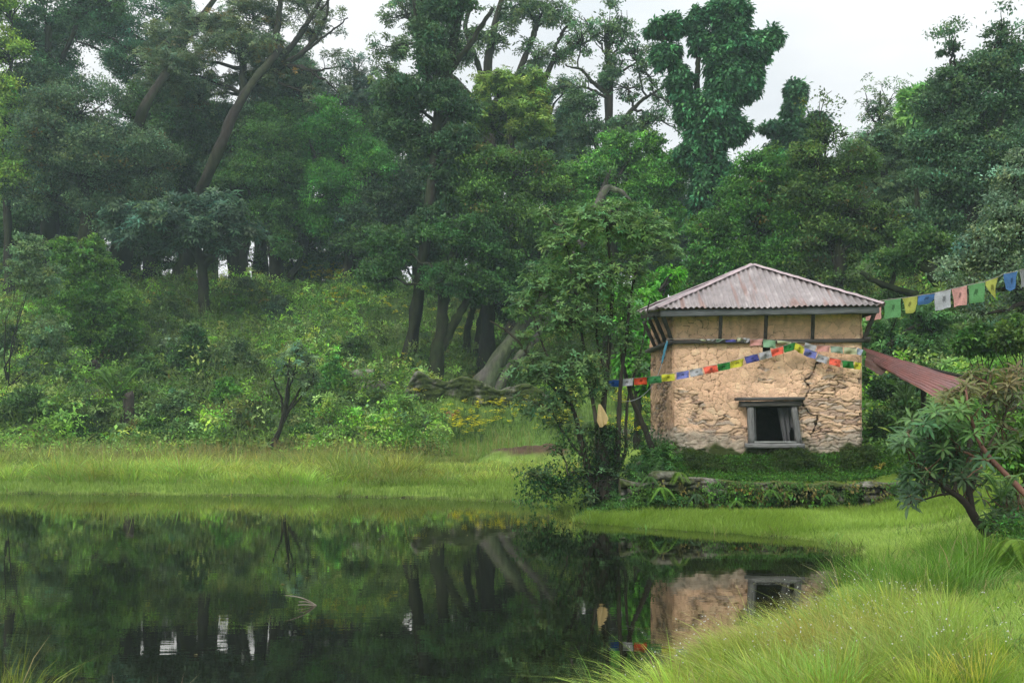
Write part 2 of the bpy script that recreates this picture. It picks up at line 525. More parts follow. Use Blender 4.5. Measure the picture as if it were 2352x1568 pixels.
def tree(label, d, trunks, blobs, kind='fine', L=.17, col=(.05, .10, .03), bark='brown', dens=1.0, per=34, group='trees of the forest edge',
         name='forest_tree', root=None, twig=.5, dead=0.0, extra=(), cat='tree', thick=1.0, shell=.38):
    """trunks/blobs in photo pixels at distance d. The first trunk starts on the ground."""
    t0 = px_path(trunks[0], d); L = L * .88; per = int(per * 1.3); col = np.array(col) * rng.uniform(1.0, 1.45) * (1 + rng.normal(0, .05, 3))
    base = t0[0, :3].copy(); gz = float(ground(base[0], base[1]))
    o = empty(name, (base[0], base[1], gz), label, cat, group)
    tb = MB(); bc = np.array(BARK[bark])
    allp = []
    for k, tr in enumerate(trunks):
        p = px_path(tr, d)
        if k == 0:
            if p[0, 2] > gz - .3:
                p = np.vstack([[p[0, 0] - (p[1, 0] - p[0, 0]) * .15, p[0, 1], gz - .4, p[0, 3] * 1.35], p])
        s = smooth_path(p, 26)
        s[:, :3] += np.cumsum(rng.normal(0, .025, (26, 3)), 0) * np.linspace(0, 1, 26)[:, None]
        if k == 0: s[:3, 3] *= np.array([1.5, 1.25, 1.1])
        vn = fbm(np.repeat(np.arange(26) * .5, 10) + d, np.tile(np.arange(10) * .6, 26) + k * 7, 3, int(t0[0, 3] * 99))[:, None]
        mv = sstep(.42, .58, vn)
        cv_ = bc * rng.uniform(.85, 1.15) * np.exp(rng.normal(0, .18, (260, 1))) * (.6 + .8 * vn); cv_ = cv_ * (1 - .7 * mv) + (bc * np.array([.8, 1.3, .55])) * .7 * mv
        tb.tube(s[:, :3], s[:, 3], 10, C=cv_, rough=.12)
        allp.append(s)
    A = np.concatenate(allp)
    cb = MB()
    for bl in blobs:
        x, y, rx, ry = bl[:4]; dd = bl[4] if len(bl) > 4 else rng.uniform(-.5, .5)
        bd = bl[5] if len(bl) > 5 else 1.0
        if kind == 'ivy': rx *= .84; ry *= .9
        C = W(x, y, d + dd); R = np.array([rx / F * d, (rx + ry) / 2 / F * d * .85, ry / F * d])
        # limb from the trunk
        cand = A[A[:, 2] < C[2] + .1 * R[2]]
        if len(cand) == 0: cand = A
        j = np.argmin(np.linalg.norm(cand[:, :3] - (C - UP * R[2] * .9), axis=1))
        st = cand[j]
        P = wiggle(st[:3], C, 9, .10, .04)
        r0 = min(st[3] * .75, .05 + .045 * np.mean(R) * thick)
        tb.tube(P, np.linspace(r0, .03, 9), 6, C=bc, rough=.06)
        area = np.pi * R[0] * R[2]
        cr = (.13 * np.mean(R) + .13) * (.72 if kind == 'ivy' else 1)
        n = int(max(8, dens * bd * 5.4 * area / (cr * cr * 2.2)))
        dr = rand_unit(n)
        rr = rng.uniform(0, 1, n) ** shell
        lob = .72 + .56 * vnoise(dr[:, 0] * 2.6 + x, dr[:, 2] * 2.6 + dr[:, 1] + y, 5) + .12 * (rng.random(n) < .08)
        if kind == 'ivy' or min(R) < .8:
            CC = C + dr * rr[:, None] * lob[:, None] * R
        else:       # a crown part is a handful of billows with dark gaps between them
            nb_ = int(np.clip(6 + 2.2 * np.mean(R), 7, 15)); bc_ = rand_unit(nb_); bc_[:, 2] = bc_[:, 2] * .8 + .12
            bi = rng.integers(0, nb_, n); br_ = rng.uniform(.30, .50, nb_)
            uu = dr.copy(); uu[:, 2] = uu[:, 2] * .75 + .22
            CC = C + (bc_[bi] * rng.uniform(.5, .8, nb_)[bi][:, None] + uu * (rr ** .6 * br_[bi])[:, None]) * R * 1.05
            dr = norm(bc_[bi] * .5 + uu)
        clumps(cb, CC, dr, np.full(n, cr) * rng.uniform(.7, 1.25, n), kind, L, col, per, dead)
        m = int(min(n * twig * .5, 26, n))
        for q in range(m):
            Pq = wiggle(C + (P[-3] - C) * rng.uniform(0, 1), CC[q] + dr[q] * .25 * R * rng.random(), 6, .14)
            tb.tube(Pq, np.linspace(.032, .01, 6) * (1 + .1 * np.mean(R)), 4, C=bc)
    for ex in extra:    # bare branches: lists of px path points
        p = smooth_path(px_path(ex, d), 16)
        p[:, :3] += rng.normal(0, .03, (16, 3)); tb.tube(p[:, :3], np.maximum(p[:, 3], .012), 5, C=bc)
        for q in range(4, 15, 2):
            e = p[q, :3] + norm(rng.normal(0, 1, 3) + norm(p[q, :3] - p[q - 3, :3]) * .8 + UP * .4) * rng.uniform(.5, 1.5)
            Pq = wiggle(p[q, :3], e, 6, .18); tb.tube(Pq, np.linspace(max(.02, p[q, 3] * .5), .01, 6), 4, C=bc)
            if kind and rng.random() < .75:
                kk = 4; cc_ = e + rng.normal(0, .16, (kk, 3))
                clumps(cb, cc_, rand_unit(kk), np.full(kk, .25), kind, L, col, per // 2)
    tb.build("trunk", M_bark, o)
    if cb.n: cb.build("crown", M_leaf, o)
    return o


def hit(x, y, lo=6.0, hi=90.0):
    """where the sight line through photo position x, y meets the ground"""
    Y = np.arange(lo, hi, .1); X = (x - HX) / F * Y
    z = EYE + (HY - y) / F * Y
    g_ = ground(X, Y); s_ = shore(X, Y)
    k = np.where((z <= g_ + .02) & (s_ > 0))[0]
    if len(k) == 0: return np.array([X[-300], Y[-300], g_[-300]])
    k = k[0]
    return np.array([X[k], Y[k], g_[k]])


# ------------------------------------------------------------------ the hut
FLc = W(1545, 0, 18.40)[:2]; FRc = W(1980, 0, 18.15)[:2]; BLc = W(1494, 0, 20.7)[:2]; BRc = np.array([6.45, 20.8])
hut = empty("stone_hut", ((FLc[0] + FRc[0]) / 2, (FLc[1] + BLc[1]) / 2, .9),
            "square mud plastered stone hut with pyramid iron roof beside the pond", "hut")
Z0, Z1 = .70, 3.74
WIN = (W(1729, 0, 18.27)[0], W(1833, 0, 18.27)[0], EYE + (HY - 1022) / F * 18.27, EYE + (HY - 930) / F * 18.27)
HOLE = (W(1751, 0, 18.27)[0], W(1769, 0, 18.27)[0], EYE + (HY - 808) / F * 18.27, EYE + (HY - 794) / F * 18.27)


def seg_dist(s, z, pts):
    d = np.full(s.shape, 9.); 
    for a, b in zip(pts[:-1], pts[1:]):
        e = np.array(b[:2]) - np.array(a[:2])
        t = np.clip(((s - a[0]) * e[0] + (z - a[1]) * e[1]) / (e @ e), 0, 1)
        wd = a[2] + (b[2] - a[2]) * t
        d = np.minimum(d, np.hypot(s - a[0] - t * e[0], z - a[1] - t * e[1]) / wd)
    return d


def wall_skin(s, z, Lw, seed, front):
    """relief and colour of mud plaster over slate courses; s along the wall, z height"""
    ws = s + .05 * (fbm(s * 7, z * 7, 3, seed) - .5) * 2; wz = z + .05 * (fbm(s * 7, z * 7, 3, seed + 9) - .5) * 2
    f1, f2, ci = worley(ws / .17, wz / .125, seed)
    g1, g2, gi = worley(ws / .095, wz / .085, seed + 5)
    e = f2 - f1; e2 = g2 - g1
    deep = sstep(.25, .6, fbm(s * 1.7, z * 1.7, 3, seed + 20))
    crack = (1 - sstep(.0, .065, e)) * (.28 + .72 * deep)
    crack2 = (1 - sstep(.02, .09, e2)) * .5 * sstep(.45, .65, fbm(s * 2.3, z * 2.3, 3, seed + 30))
    ck = np.maximum(crack, crack2)
    h = .007 * np.sqrt(np.clip(e, 0, 1)) + .03 * (fbm(s * 2.5, z * 2.5, 4, seed + 2) - .5) - .02 * ck
    pl = np.array([.86, .57, .385]) * (.86 + .28 * ci[..., None]) * (.9 + .2 * fbm(s * 5, z * 5, 4, seed + 3)[..., None])
    c = pl * (1 - .75 * ck[..., None])
    # slate courses
    row = np.floor((wz + .02 * np.sin(s * 4)) / .062)
    sx = ws / (.22 + .12 * hash2(row, row * 0, seed)) + hash2(row, row * 0 + 3, seed) * 7
    h1, h2, hi_ = worley(sx, (wz + .02 * np.sin(s * 4)) / .062, seed + 7, .75)
    es = h2 - h1
    gap = (1 - sstep(.0, .20, es)) * (.3 + .9 * fbm(s * 4, z * 4, 2, seed + 41))
    lay = fbm(s * 3, z * 60, 3, seed + 8)
    sh = -.018 + .024 * hi_ + .012 * lay - .045 * gap
    pal = np.array([[.58, .40, .27], [.46, .33, .25], [.66, .46, .31], [.50, .40, .32], [.42, .29, .22], [.70, .49, .33]])
    scol = pal[(hi_ * 5.99).astype(int)] * (.7 + .6 * lay[..., None]) * (1 - .72 * gap[..., None])
    u = s / Lw
    zz = z - Z0
    if front:
        bias = .26 * sstep(.60, .86, u) * sstep(2.3, 1.2, zz) + .14 * sstep(1.45, .75, zz) * sstep(.1, .3, zz) - .06 - .25 * sstep(1.9, 2.3, zz) \
            + .18 * np.exp(-((u - .02) / .04) ** 2) * sstep(2.2, 1.6, zz) + .30 * np.exp(-(((u - .78) / .14) ** 2 + ((zz - .95) / .55) ** 2)) + .12 * np.exp(-(((u - .36) / .2) ** 2 + ((zz - .8) / .3) ** 2))
    else:
        bias = .12 * sstep(1.8, .9, zz) + .06
    mk = fbm(s * 2.4, z * 4.2, 4, seed + 40) + .16 * (hi_ - .5) + bias
    m = sstep(.60, .66, mk)
    h = h * (1 - m) + sh * m; c = c * (1 - m[..., None]) + scol * m[..., None]
    st_ = sstep(.58, .72, fbm(s * 1.3, z * 2.2, 4, seed + 61))[..., None] * .35; c = c * (1 - st_) + c * np.array([.72, .66, .66]) * st_
    dr_ = sstep(.55, .8, fbm(s * 6, z * .7, 3, seed + 63))[..., None] * sstep(Z1 - 1.2, Z1, z)[..., None] * .3; c = c * (1 - dr_)
    if front:
        p = [(s0, z0, w_) for s0, z0, w_ in crackline]
        dd = seg_dist(ws + .05 * (fbm(s * 18, z * 18, 2, 77) - .5), wz, p)
        k = 1 - sstep(.5, 1.1, dd)
        k = k * (.35 + .65 * sstep(.3, .5, fbm(s * 9, z * 9, 3, 78))); h = h - .12 * k; c = c * (1 - .8 * k[..., None])
        near = sstep(4.5, 1.2, dd)
        m2 = near * (mk > .40)
        h = h * (1 - m2) + sh * m2; c = c * (1 - m2[..., None] * .8) + scol * (1 - k[..., None]) * m2[..., None] * .8
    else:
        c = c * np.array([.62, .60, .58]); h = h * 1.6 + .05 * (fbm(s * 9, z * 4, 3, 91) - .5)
    # grey, mossy foot
    fm = sstep(.86, .56, zz + .28 * (fbm(s * 3, z * 3, 3, 51) - .5) * 2)
    foot = np.array([.30, .27, .22]) * (.5 + fbm(s * 12, z * 12, 4, 52)[..., None])
    moss = np.array([.045, .06, .018]); mo = sstep(.58, .40, zz + .35 * (fbm(s * 5, z * 5, 3, 53) - .5) * 2)
    c = c * (1 - .85 * fm[..., None]) + foot * .85 * fm[..., None]
    c = c * (1 - mo[..., None]) + moss * mo[..., None]
    h = h + .03 * fm * fbm(s * 6, z * 6, 3, 54) + .02 * mo
    return h, np.clip(c, .01, .9)


def wx(px): return (W(px, 0, 18.27)[0] - FLc[0])
def wz_(py): return EYE + (HY - py) / F * 18.27
crackline = [(wx(1893), wz_(826), .006), (wx(1875), wz_(838), .02), (wx(1868), wz_(856), .024), (wx(1846), wz_(872), .022), (wx(1858), wz_(890), .016),
             (wx(1850), wz_(906), .036), (wx(1842), wz_(925), .03), (wx(1855), wz_(945), .018), (wx(1876), wz_(958), .022), (wx(1872), wz_(985), .012), (wx(1862), wz_(1003), .006)]


def wall_panel(mb, A, B, seed, front, st=.0125, holes=()):
    A = np.array([*A, 0.]); B = np.array([*B, 0.])
    Lw = np.linalg.norm(B - A); e = (B - A) / Lw; nrm = np.array([e[1], -e[0], 0])
    ns = int(Lw / st); nz_n = int((Z1 - Z0) / st)
    s, z = np.meshgrid(np.linspace(0, Lw, ns), np.linspace(Z0, Z1, nz_n), indexing='ij')
    h, c = wall_skin(s, z, Lw, seed, front)
    edge = np.minimum(s, Lw - s); h = h * sstep(0, .03, edge) - .02 * (1 - sstep(0, .06, edge))
    P = A + e * s[..., None] + UP * z[..., None] + nrm * h[..., None]
    ix = np.arange(ns * nz_n).reshape(ns, nz_n)
    Qd = np.stack([ix[:-1, :-1], ix[1:, :-1], ix[1:, 1:], ix[:-1, 1:]], -1).reshape(-1, 4)
    X = P[..., 0].reshape(-1); Zc = z.reshape(-1)
    for (x0, x1, z0, z1) in holes:
        cx = X[Qd].mean(1); cz = Zc[Qd].mean(1)
        Qd = Qd[~((cx > x0) & (cx < x1) & (cz > z0) & (cz < z1))]
    mb.add(P.reshape(-1, 3), Q=Qd, C=c.reshape(-1, 3))


wl = MB()
wall_panel(wl, FLc, FRc, 3, True, holes=[WIN, HOLE])
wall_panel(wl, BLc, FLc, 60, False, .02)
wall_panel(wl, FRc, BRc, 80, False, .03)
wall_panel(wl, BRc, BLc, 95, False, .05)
# inner faces, earth dark, and the stone reveals of the opening
ctr = np.array([(FLc[0] + FRc[0]) / 2, 19.4])
inn = [c + (ctr - c) * .13 for c in (FLc, FRc, BRc, BLc)]
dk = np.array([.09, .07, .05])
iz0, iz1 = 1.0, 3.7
fi, fj = inn[0], inn[1]
def P3(p, z): return [p[0], p[1], z]
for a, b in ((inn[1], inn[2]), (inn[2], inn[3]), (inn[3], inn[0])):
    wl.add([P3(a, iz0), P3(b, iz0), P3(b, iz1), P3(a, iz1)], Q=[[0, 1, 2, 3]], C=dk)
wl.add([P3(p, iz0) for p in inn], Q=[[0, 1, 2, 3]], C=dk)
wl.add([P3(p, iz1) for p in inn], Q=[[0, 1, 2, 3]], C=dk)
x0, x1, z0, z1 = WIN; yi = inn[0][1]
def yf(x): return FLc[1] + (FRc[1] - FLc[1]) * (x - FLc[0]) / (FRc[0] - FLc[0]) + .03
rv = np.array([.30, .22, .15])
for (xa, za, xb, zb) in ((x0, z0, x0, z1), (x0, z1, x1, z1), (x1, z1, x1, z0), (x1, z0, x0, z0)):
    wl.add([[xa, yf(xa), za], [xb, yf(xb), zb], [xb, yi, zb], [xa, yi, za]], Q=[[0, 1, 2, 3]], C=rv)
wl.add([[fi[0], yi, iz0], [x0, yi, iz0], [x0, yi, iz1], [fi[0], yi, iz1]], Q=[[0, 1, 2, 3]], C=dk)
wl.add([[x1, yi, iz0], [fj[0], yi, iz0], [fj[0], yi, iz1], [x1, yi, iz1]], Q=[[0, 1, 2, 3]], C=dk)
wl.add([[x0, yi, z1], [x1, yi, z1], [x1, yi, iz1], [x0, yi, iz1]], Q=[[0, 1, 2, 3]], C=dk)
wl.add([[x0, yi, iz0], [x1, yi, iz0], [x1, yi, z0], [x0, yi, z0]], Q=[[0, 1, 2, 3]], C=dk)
wl.build("wall", M_wall, hut, smooth=True)

# window frame: slightly splayed posts, double lintel, sill, torn curtain
grey = np.array([.165, .165, .165]); dgrey = np.array([.085, .08, .075]); lgrey = np.array([.26, .27, .26])
WD = 18.14
wb = empty("window", W(1780, 1020, WD), None, None); wb.parent = hut; wb.location = np.array(wb.location) - np.array(hut.location)
wb.matrix_world = __import__('mathutils').Matrix.Translation(Vector([float(v) for v in W(1780, 1020, WD)]))
del_keys = [k for k in wb.keys()]
for k in del_keys: del wb[k]
f_ = MB()
f_.beam(W(1726, 1019, WD), W(1723, 932, WD), .115, .12, up=(0, 1, 0), C=grey)
f_.build("post", M_post, wb); f_ = MB()
f_.beam(W(1835, 1019, WD), W(1822, 932, WD), .10, .12, up=(0, 1, 0), C=grey)
f_.build("post", M_post, wb); f_ = MB()
f_.beam(W(1735, 1015, WD + .06), W(1733, 935, WD + .06), .03, .06, up=(0, 1, 0), C=grey * .8)
f_.build("inner_post", M_post, wb)
s_ = MB(); s_.beam(W(1712, 1023, WD), W(1846, 1023, WD), .16, .085, C=grey * 1.15); s_.beam(W(1728, 1015, WD - .01), W(1828, 1015, WD - .01), .10, .035, C=lgrey)
s_.build("sill", M_wood, wb)
l_ = MB(); l_.beam(W(1699, 928, WD - .01), W(1838, 926, WD - .01), .17, .10, C=dgrey); l_.beam(W(1690, 916, WD - .05), W(1845, 915, WD - .05), .24, .055, C=dgrey * 1.1)
l_.build("lintel", M_wood, wb)
cu = MB(); us = np.linspace(0, 1, 30); vs = np.linspace(0, 1, 16)
U, V_ = np.meshgrid(us, vs, indexing='ij')
top = W(1782, 936, WD + .16); 
Xc = top[0] + (.02 + U * .31) + V_ * .10 * (1 - U) + .03 * V_; Zc_ = top[2] - V_ * .64 + .05 * U * V_
Yc = top[1] + .035 * np.sin(U * 19 + V_ * 1.5) + .02 * np.sin(U * 41)
ix = np.arange(480).reshape(30, 16)
Qc = np.stack([ix[:-1, :-1], ix[1:, :-1], ix[1:, 1:], ix[:-1, 1:]], -1).reshape(-1, 4)
uc = U.reshape(-1)[Qc].mean(1); vc = V_.reshape(-1)[Qc].mean(1)
Qc = Qc[~((uc > .52) & (uc < .98) & (vc > .62 - .5 * (uc - .75)) & (uc < .60 + vc * .35))]
cu.add(np.stack([Xc, Yc, Zc_], -1).reshape(-1, 3), Q=Qc, C=np.array([.15, .15, .16])); cu.build("curtain", M_cloth, wb)

# eaves, ledge, struts
RFL = W(1509, 708, 17.85); RFR = W(2030, 700, 17.6); RBL = W(1464, 717, 20.8); RBR = np.array([7.0, 21.1, 3.82]); APX = W(1728, 609, 19.3)
dn = np.array([0, 0, -.085])
ins = lambda p, k=.035: np.array([p[0] + (ctr[0] - p[0]) * k, p[1] + (ctr[1] - p[1]) * k, p[2]])
fa = MB(); fa.beam(ins(RFL) + dn, ins(RFR) + dn, .05, .115, C=np.array([.13, .14, .15])); fa.build("fascia_board", M_wood, hut)
fa = MB(); fa.beam(ins(RFL, .04) + dn, ins(RBL, .04) + dn, .05, .10, C=dgrey); fa.build("fascia_board", M_post, hut)
fa = MB(); fa.beam(ins(RFR, .04) + dn, ins(RBR, .04) + dn, .05, .10, C=dgrey); fa.build("fascia_board", M_post, hut)
so = MB(); z_s = -.12
so.add([ins(RFL) + [0, 0, z_s], ins(RFR) + [0, 0, z_s], ins(RBR) + [0, 0, z_s], ins(RBL) + [0, 0, z_s]], Q=[[0, 1, 2, 3]], C=np.array([.06, .05, .04]))
so.build("soffit", M_wood, hut)
LZ = EYE + (HY - 784) / F * 18.2
lg = MB()
a1 = np.array([FLc[0] - .14, FLc[1] - .04, LZ]); b1 = np.array([FRc[0] + .12, FRc[1] - .04, LZ + .01])
lg.beam(a1, b1, .12, .065, C=dgrey * .9)
lg.build("ledge_beam", M_wood, hut)
lg = MB(); lg.beam([BLc[0] - .06, BLc[1], LZ - .02], [FLc[0] - .06, FLc[1] - .12, LZ - .01], .12, .065, C=dgrey * .8); lg.build("ledge_beam", M_post, hut)
lg = MB(); lg.beam([FRc[0] + .06, FRc[1] - .12, LZ + .04], [BRc[0] + .06, BRc[1], LZ - .01], .12, .065, C=dgrey * .8); lg.build("ledge_beam", M_post, hut)
for px in (1653, 1757, 1865):
    m_ = MB(); b = W(px, 0, 18.2); t_ = W(px + 3, 0, 17.9)
    m_.beam([b[0], b[1] - .02, LZ + .03], [t_[0], t_[1] - .02, 3.63], .055, .07, up=(0, 1, 0), C=dgrey * .8); m_.build("strut", M_post, hut)
for (bx, by, tx, ty) in ((FLc[0] - .02, FLc[1] - .05, RFL[0] + .10, RFL[1] + .12), (FLc[0] - .05, FLc[1] + .45, RFL[0] + .05, RFL[1] + .75), (FLc[0] - .07, FLc[1] + 1.0, RFL[0] + .05, RFL[1] + 1.4),
                         (FLc[0] - .09, FLc[1] + 1.6, RFL[0] + .03, RFL[1] + 2.0), (FRc[0] + .02, FRc[1] - .03, RFR[0] - .10, RFR[1] + .12), (FRc[0] + .05, FRc[1] + .7, RFR[0] - .12, RFR[1] + .9)):
    m_ = MB(); m_.beam([bx, by, LZ + .02], [tx, ty, 3.62], .065, .075, up=(0, 1, 0), C=dgrey * .75); m_.build("strut", M_post, hut)


def tin_panel(mb, A, B, C_, period=.1, amp=.016, seed=0, rows=14, sheet=.82, base=(.235, .205, .205)):
    """corrugated triangle A-B (eave) to C_ (apex)"""
    A = np.array(A, float); B = np.array(B, float); C_ = np.array(C_, float)
    e = norm(B - A); Lw = np.linalg.norm(B - A); ac = C_ - A; sc_ = ac @ e
    up = ac - e * sc_; H = np.linalg.norm(up); up = up / H; n = norm(np.cross(e, up))
    if n[2] < 0: n = -n
    k = int(Lw / period * 8); s = np.linspace(0, Lw, k)
    tm = np.where(s < sc_, s / sc_, (Lw - s) / (Lw - sc_)) * H
    v = np.linspace(0, 1, rows); 
    over = .02 + .015 * hash2(np.floor(s / sheet), s * 0, seed)
    T = -over[:, None] + (tm + over)[:, None] * v[None]
    Sg = np.repeat(s[:, None], rows, 1)
    off = amp * np.cos(2 * np.pi * Sg / period) + .022 * (fbm(Sg * 1.1, T * 1.5, 3, seed) - .5) * 2 + .012 * (hash2(np.floor(Sg / sheet), Sg * 0, seed + 4))
    P = A + e * Sg[..., None] + up * T[..., None] + n * off[..., None]
    fr = (Sg / sheet) % 1
    rust = sstep(.55, .82, fbm(Sg * 13, T * 1.3, 4, seed + 6) + .20 * np.exp(-(np.minimum(fr, 1 - fr) / .04) ** 2) + .05 * sstep(.3, 0, T))
    bs = np.array(base) * (.74 + .5 * hash2(np.floor(Sg / sheet), Sg * 0, seed + 8))[..., None] * (.8 + .4 * fbm(Sg * 3, T * 3, 4, seed + 9))[..., None]
    pale = sstep(.66, .80, fbm(Sg * 9, T * 4, 4, seed + 12))
    c = bs * (1 - .55 * rust[..., None]) + np.array([.24, .11, .08]) * .55 * rust[..., None]
    c = c * (1 - .5 * pale[..., None]) + np.array([.5, .45, .44]) * .5 * pale[..., None]
    ix = np.arange(k * rows).reshape(k, rows)
    mb.add(P.reshape(-1, 3), Q=np.stack([ix[:-1, :-1], ix[1:, :-1], ix[1:, 1:], ix[:-1, 1:]], -1).reshape(-1, 4), C=c.reshape(-1, 3))


roof = MB()
tin_panel(roof, RFL, RFR, APX, seed=1); tin_panel(roof, RBL, RFL, APX, seed=2); tin_panel(roof, RFR, RBR, APX, seed=3); tin_panel(roof, RBR, RBL, APX, seed=4)
ro = roof.build("roof", M_tin, hut)
for i, c in enumerate((RFL, RFR, RBL, RBR)):
    hp = MB(); P = np.array([c + (APX - c) * t for t in np.linspace(0.0, .99, 26)]); d_ = norm(APX - c); sd = norm(np.cross(d_, UP)); u_ = np.cross(sd, d_)
    o_ = .035 + .004 * rng.normal(0, 1, (26, 1))
    L1 = P + sd * .075 - UP * .015 + u_ * (o_ - .01); L2 = P + u_ * (o_ + .012); L3 = P - sd * .075 - UP * .015 + u_ * (o_ - .01)
    V3 = np.stack([L1, L2, L3], 1).reshape(-1, 3); q = []
    for j in range(25): q += [[3*j, 3*j+1, 3*j+4, 3*j+3], [3*j+1, 3*j+2, 3*j+5, 3*j+4]]
    hp.add(V3, Q=q, C=np.array([.36, .28, .29]) * rng.uniform(.75, 1.2, (78, 1))); hp.build("hip_cap", M_tin, ro if False else hut)

# lean-to sheet of rusty iron on the right
lt = empty("rusty_roof_sheet", (7.0, 17.3, 1.0), "rusty red corrugated iron sheets sloping down from the right wall of the hut", "iron sheet")
A = W(1982, 799, 17.9); B = W(2245, 884, 15.2); C_ = W(2012, 836, 17.1); D_ = W(2150, 915, 14.8)
u, v = np.meshgrid(np.linspace(0, 1, 40), np.linspace(0, 1, 64), indexing='ij')
Pm = (A * (1 - u)[..., None] + B * u[..., None]) * (1 - v)[..., None] + (C_ * (1 - u)[..., None] + D_ * u[..., None]) * v[..., None]
nn = norm(np.cross(B - A, C_ - A)); nn = nn if nn[2] > 0 else -nn
Pm = Pm + nn * (.02 * np.cos(v * 2 * np.pi * 9) + .05 * (fbm(u * 4, v * 2, 3, 4) - .5))[..., None]
rr = fbm(u * 9, v * 3, 4, 8)[..., None]; edge = sstep(.90, 1, v)[..., None] * sstep(.4, .6, fbm(u * 12, v * 0, 3, 14))[..., None]
cl = np.array([.16, .06, .05]) * (1 - rr) * 1.4 + np.array([.16, .10, .10]) * rr * 1.1; cl = cl * (1 - edge) + np.array([.5, .26, .13]) * edge
ix = np.arange(40 * 64).reshape(40, 64)
mb = MB(); mb.add(Pm.reshape(-1, 3), Q=np.stack([ix[:-1, :-1], ix[1:, :-1], ix[1:, 1:], ix[:-1, 1:]], -1).reshape(-1, 4), C=cl.reshape(-1, 3)); mb.build("sheet", M_tin, lt)
mb = MB(); A2 = C_ + np.array([-.2, .05, -.02]); B2 = W(2035, 868, 16.8)
u, v = np.meshgrid(np.linspace(0, 1, 12), np.linspace(0, 1, 10), indexing='ij')
P2 = W(1990, 812, 17.5) * ((1-u)*(1-v))[..., None] + W(2070, 845, 16.7) * (u*(1-v))[..., None] + W(1985, 842, 17.4) * ((1-u)*v)[..., None] + W(2012, 860, 16.9) * (u*v)[..., None]
P2[..., 2] += .03 * np.cos(v * 12); ix = np.arange(120).reshape(12, 10)
mb.add(P2.reshape(-1, 3), Q=np.stack([ix[:-1, :-1], ix[1:, :-1], ix[1:, 1:], ix[:-1, 1:]], -1).reshape(-1, 4), C=np.array([.10, .055, .045])); mb.build("folded_flap", M_tin, lt)
mb = MB(); mb.tube(wiggle(W(1995, 806, 18.1), W(2260, 878, 15.5), 12, .01), .03, 7, C=BARK['dark']); mb.build("pole", M_bark, lt)
for (xx, yy, dd) in ((2120, 862, 16.3), (2225, 905, 15.4)):
    q = W(xx, yy, dd); mb = MB(); mb.tube([[q[0], q[1], q[2]], [q[0] + .03, q[1] + .02, (q[2]) / 2 + .3], [q[0] - .02, q[1], float(ground(q[0], q[1])) - .2]], [.04, .045, .05], 8, C=BARK['brown']); mb.build("post", M_bark, lt)

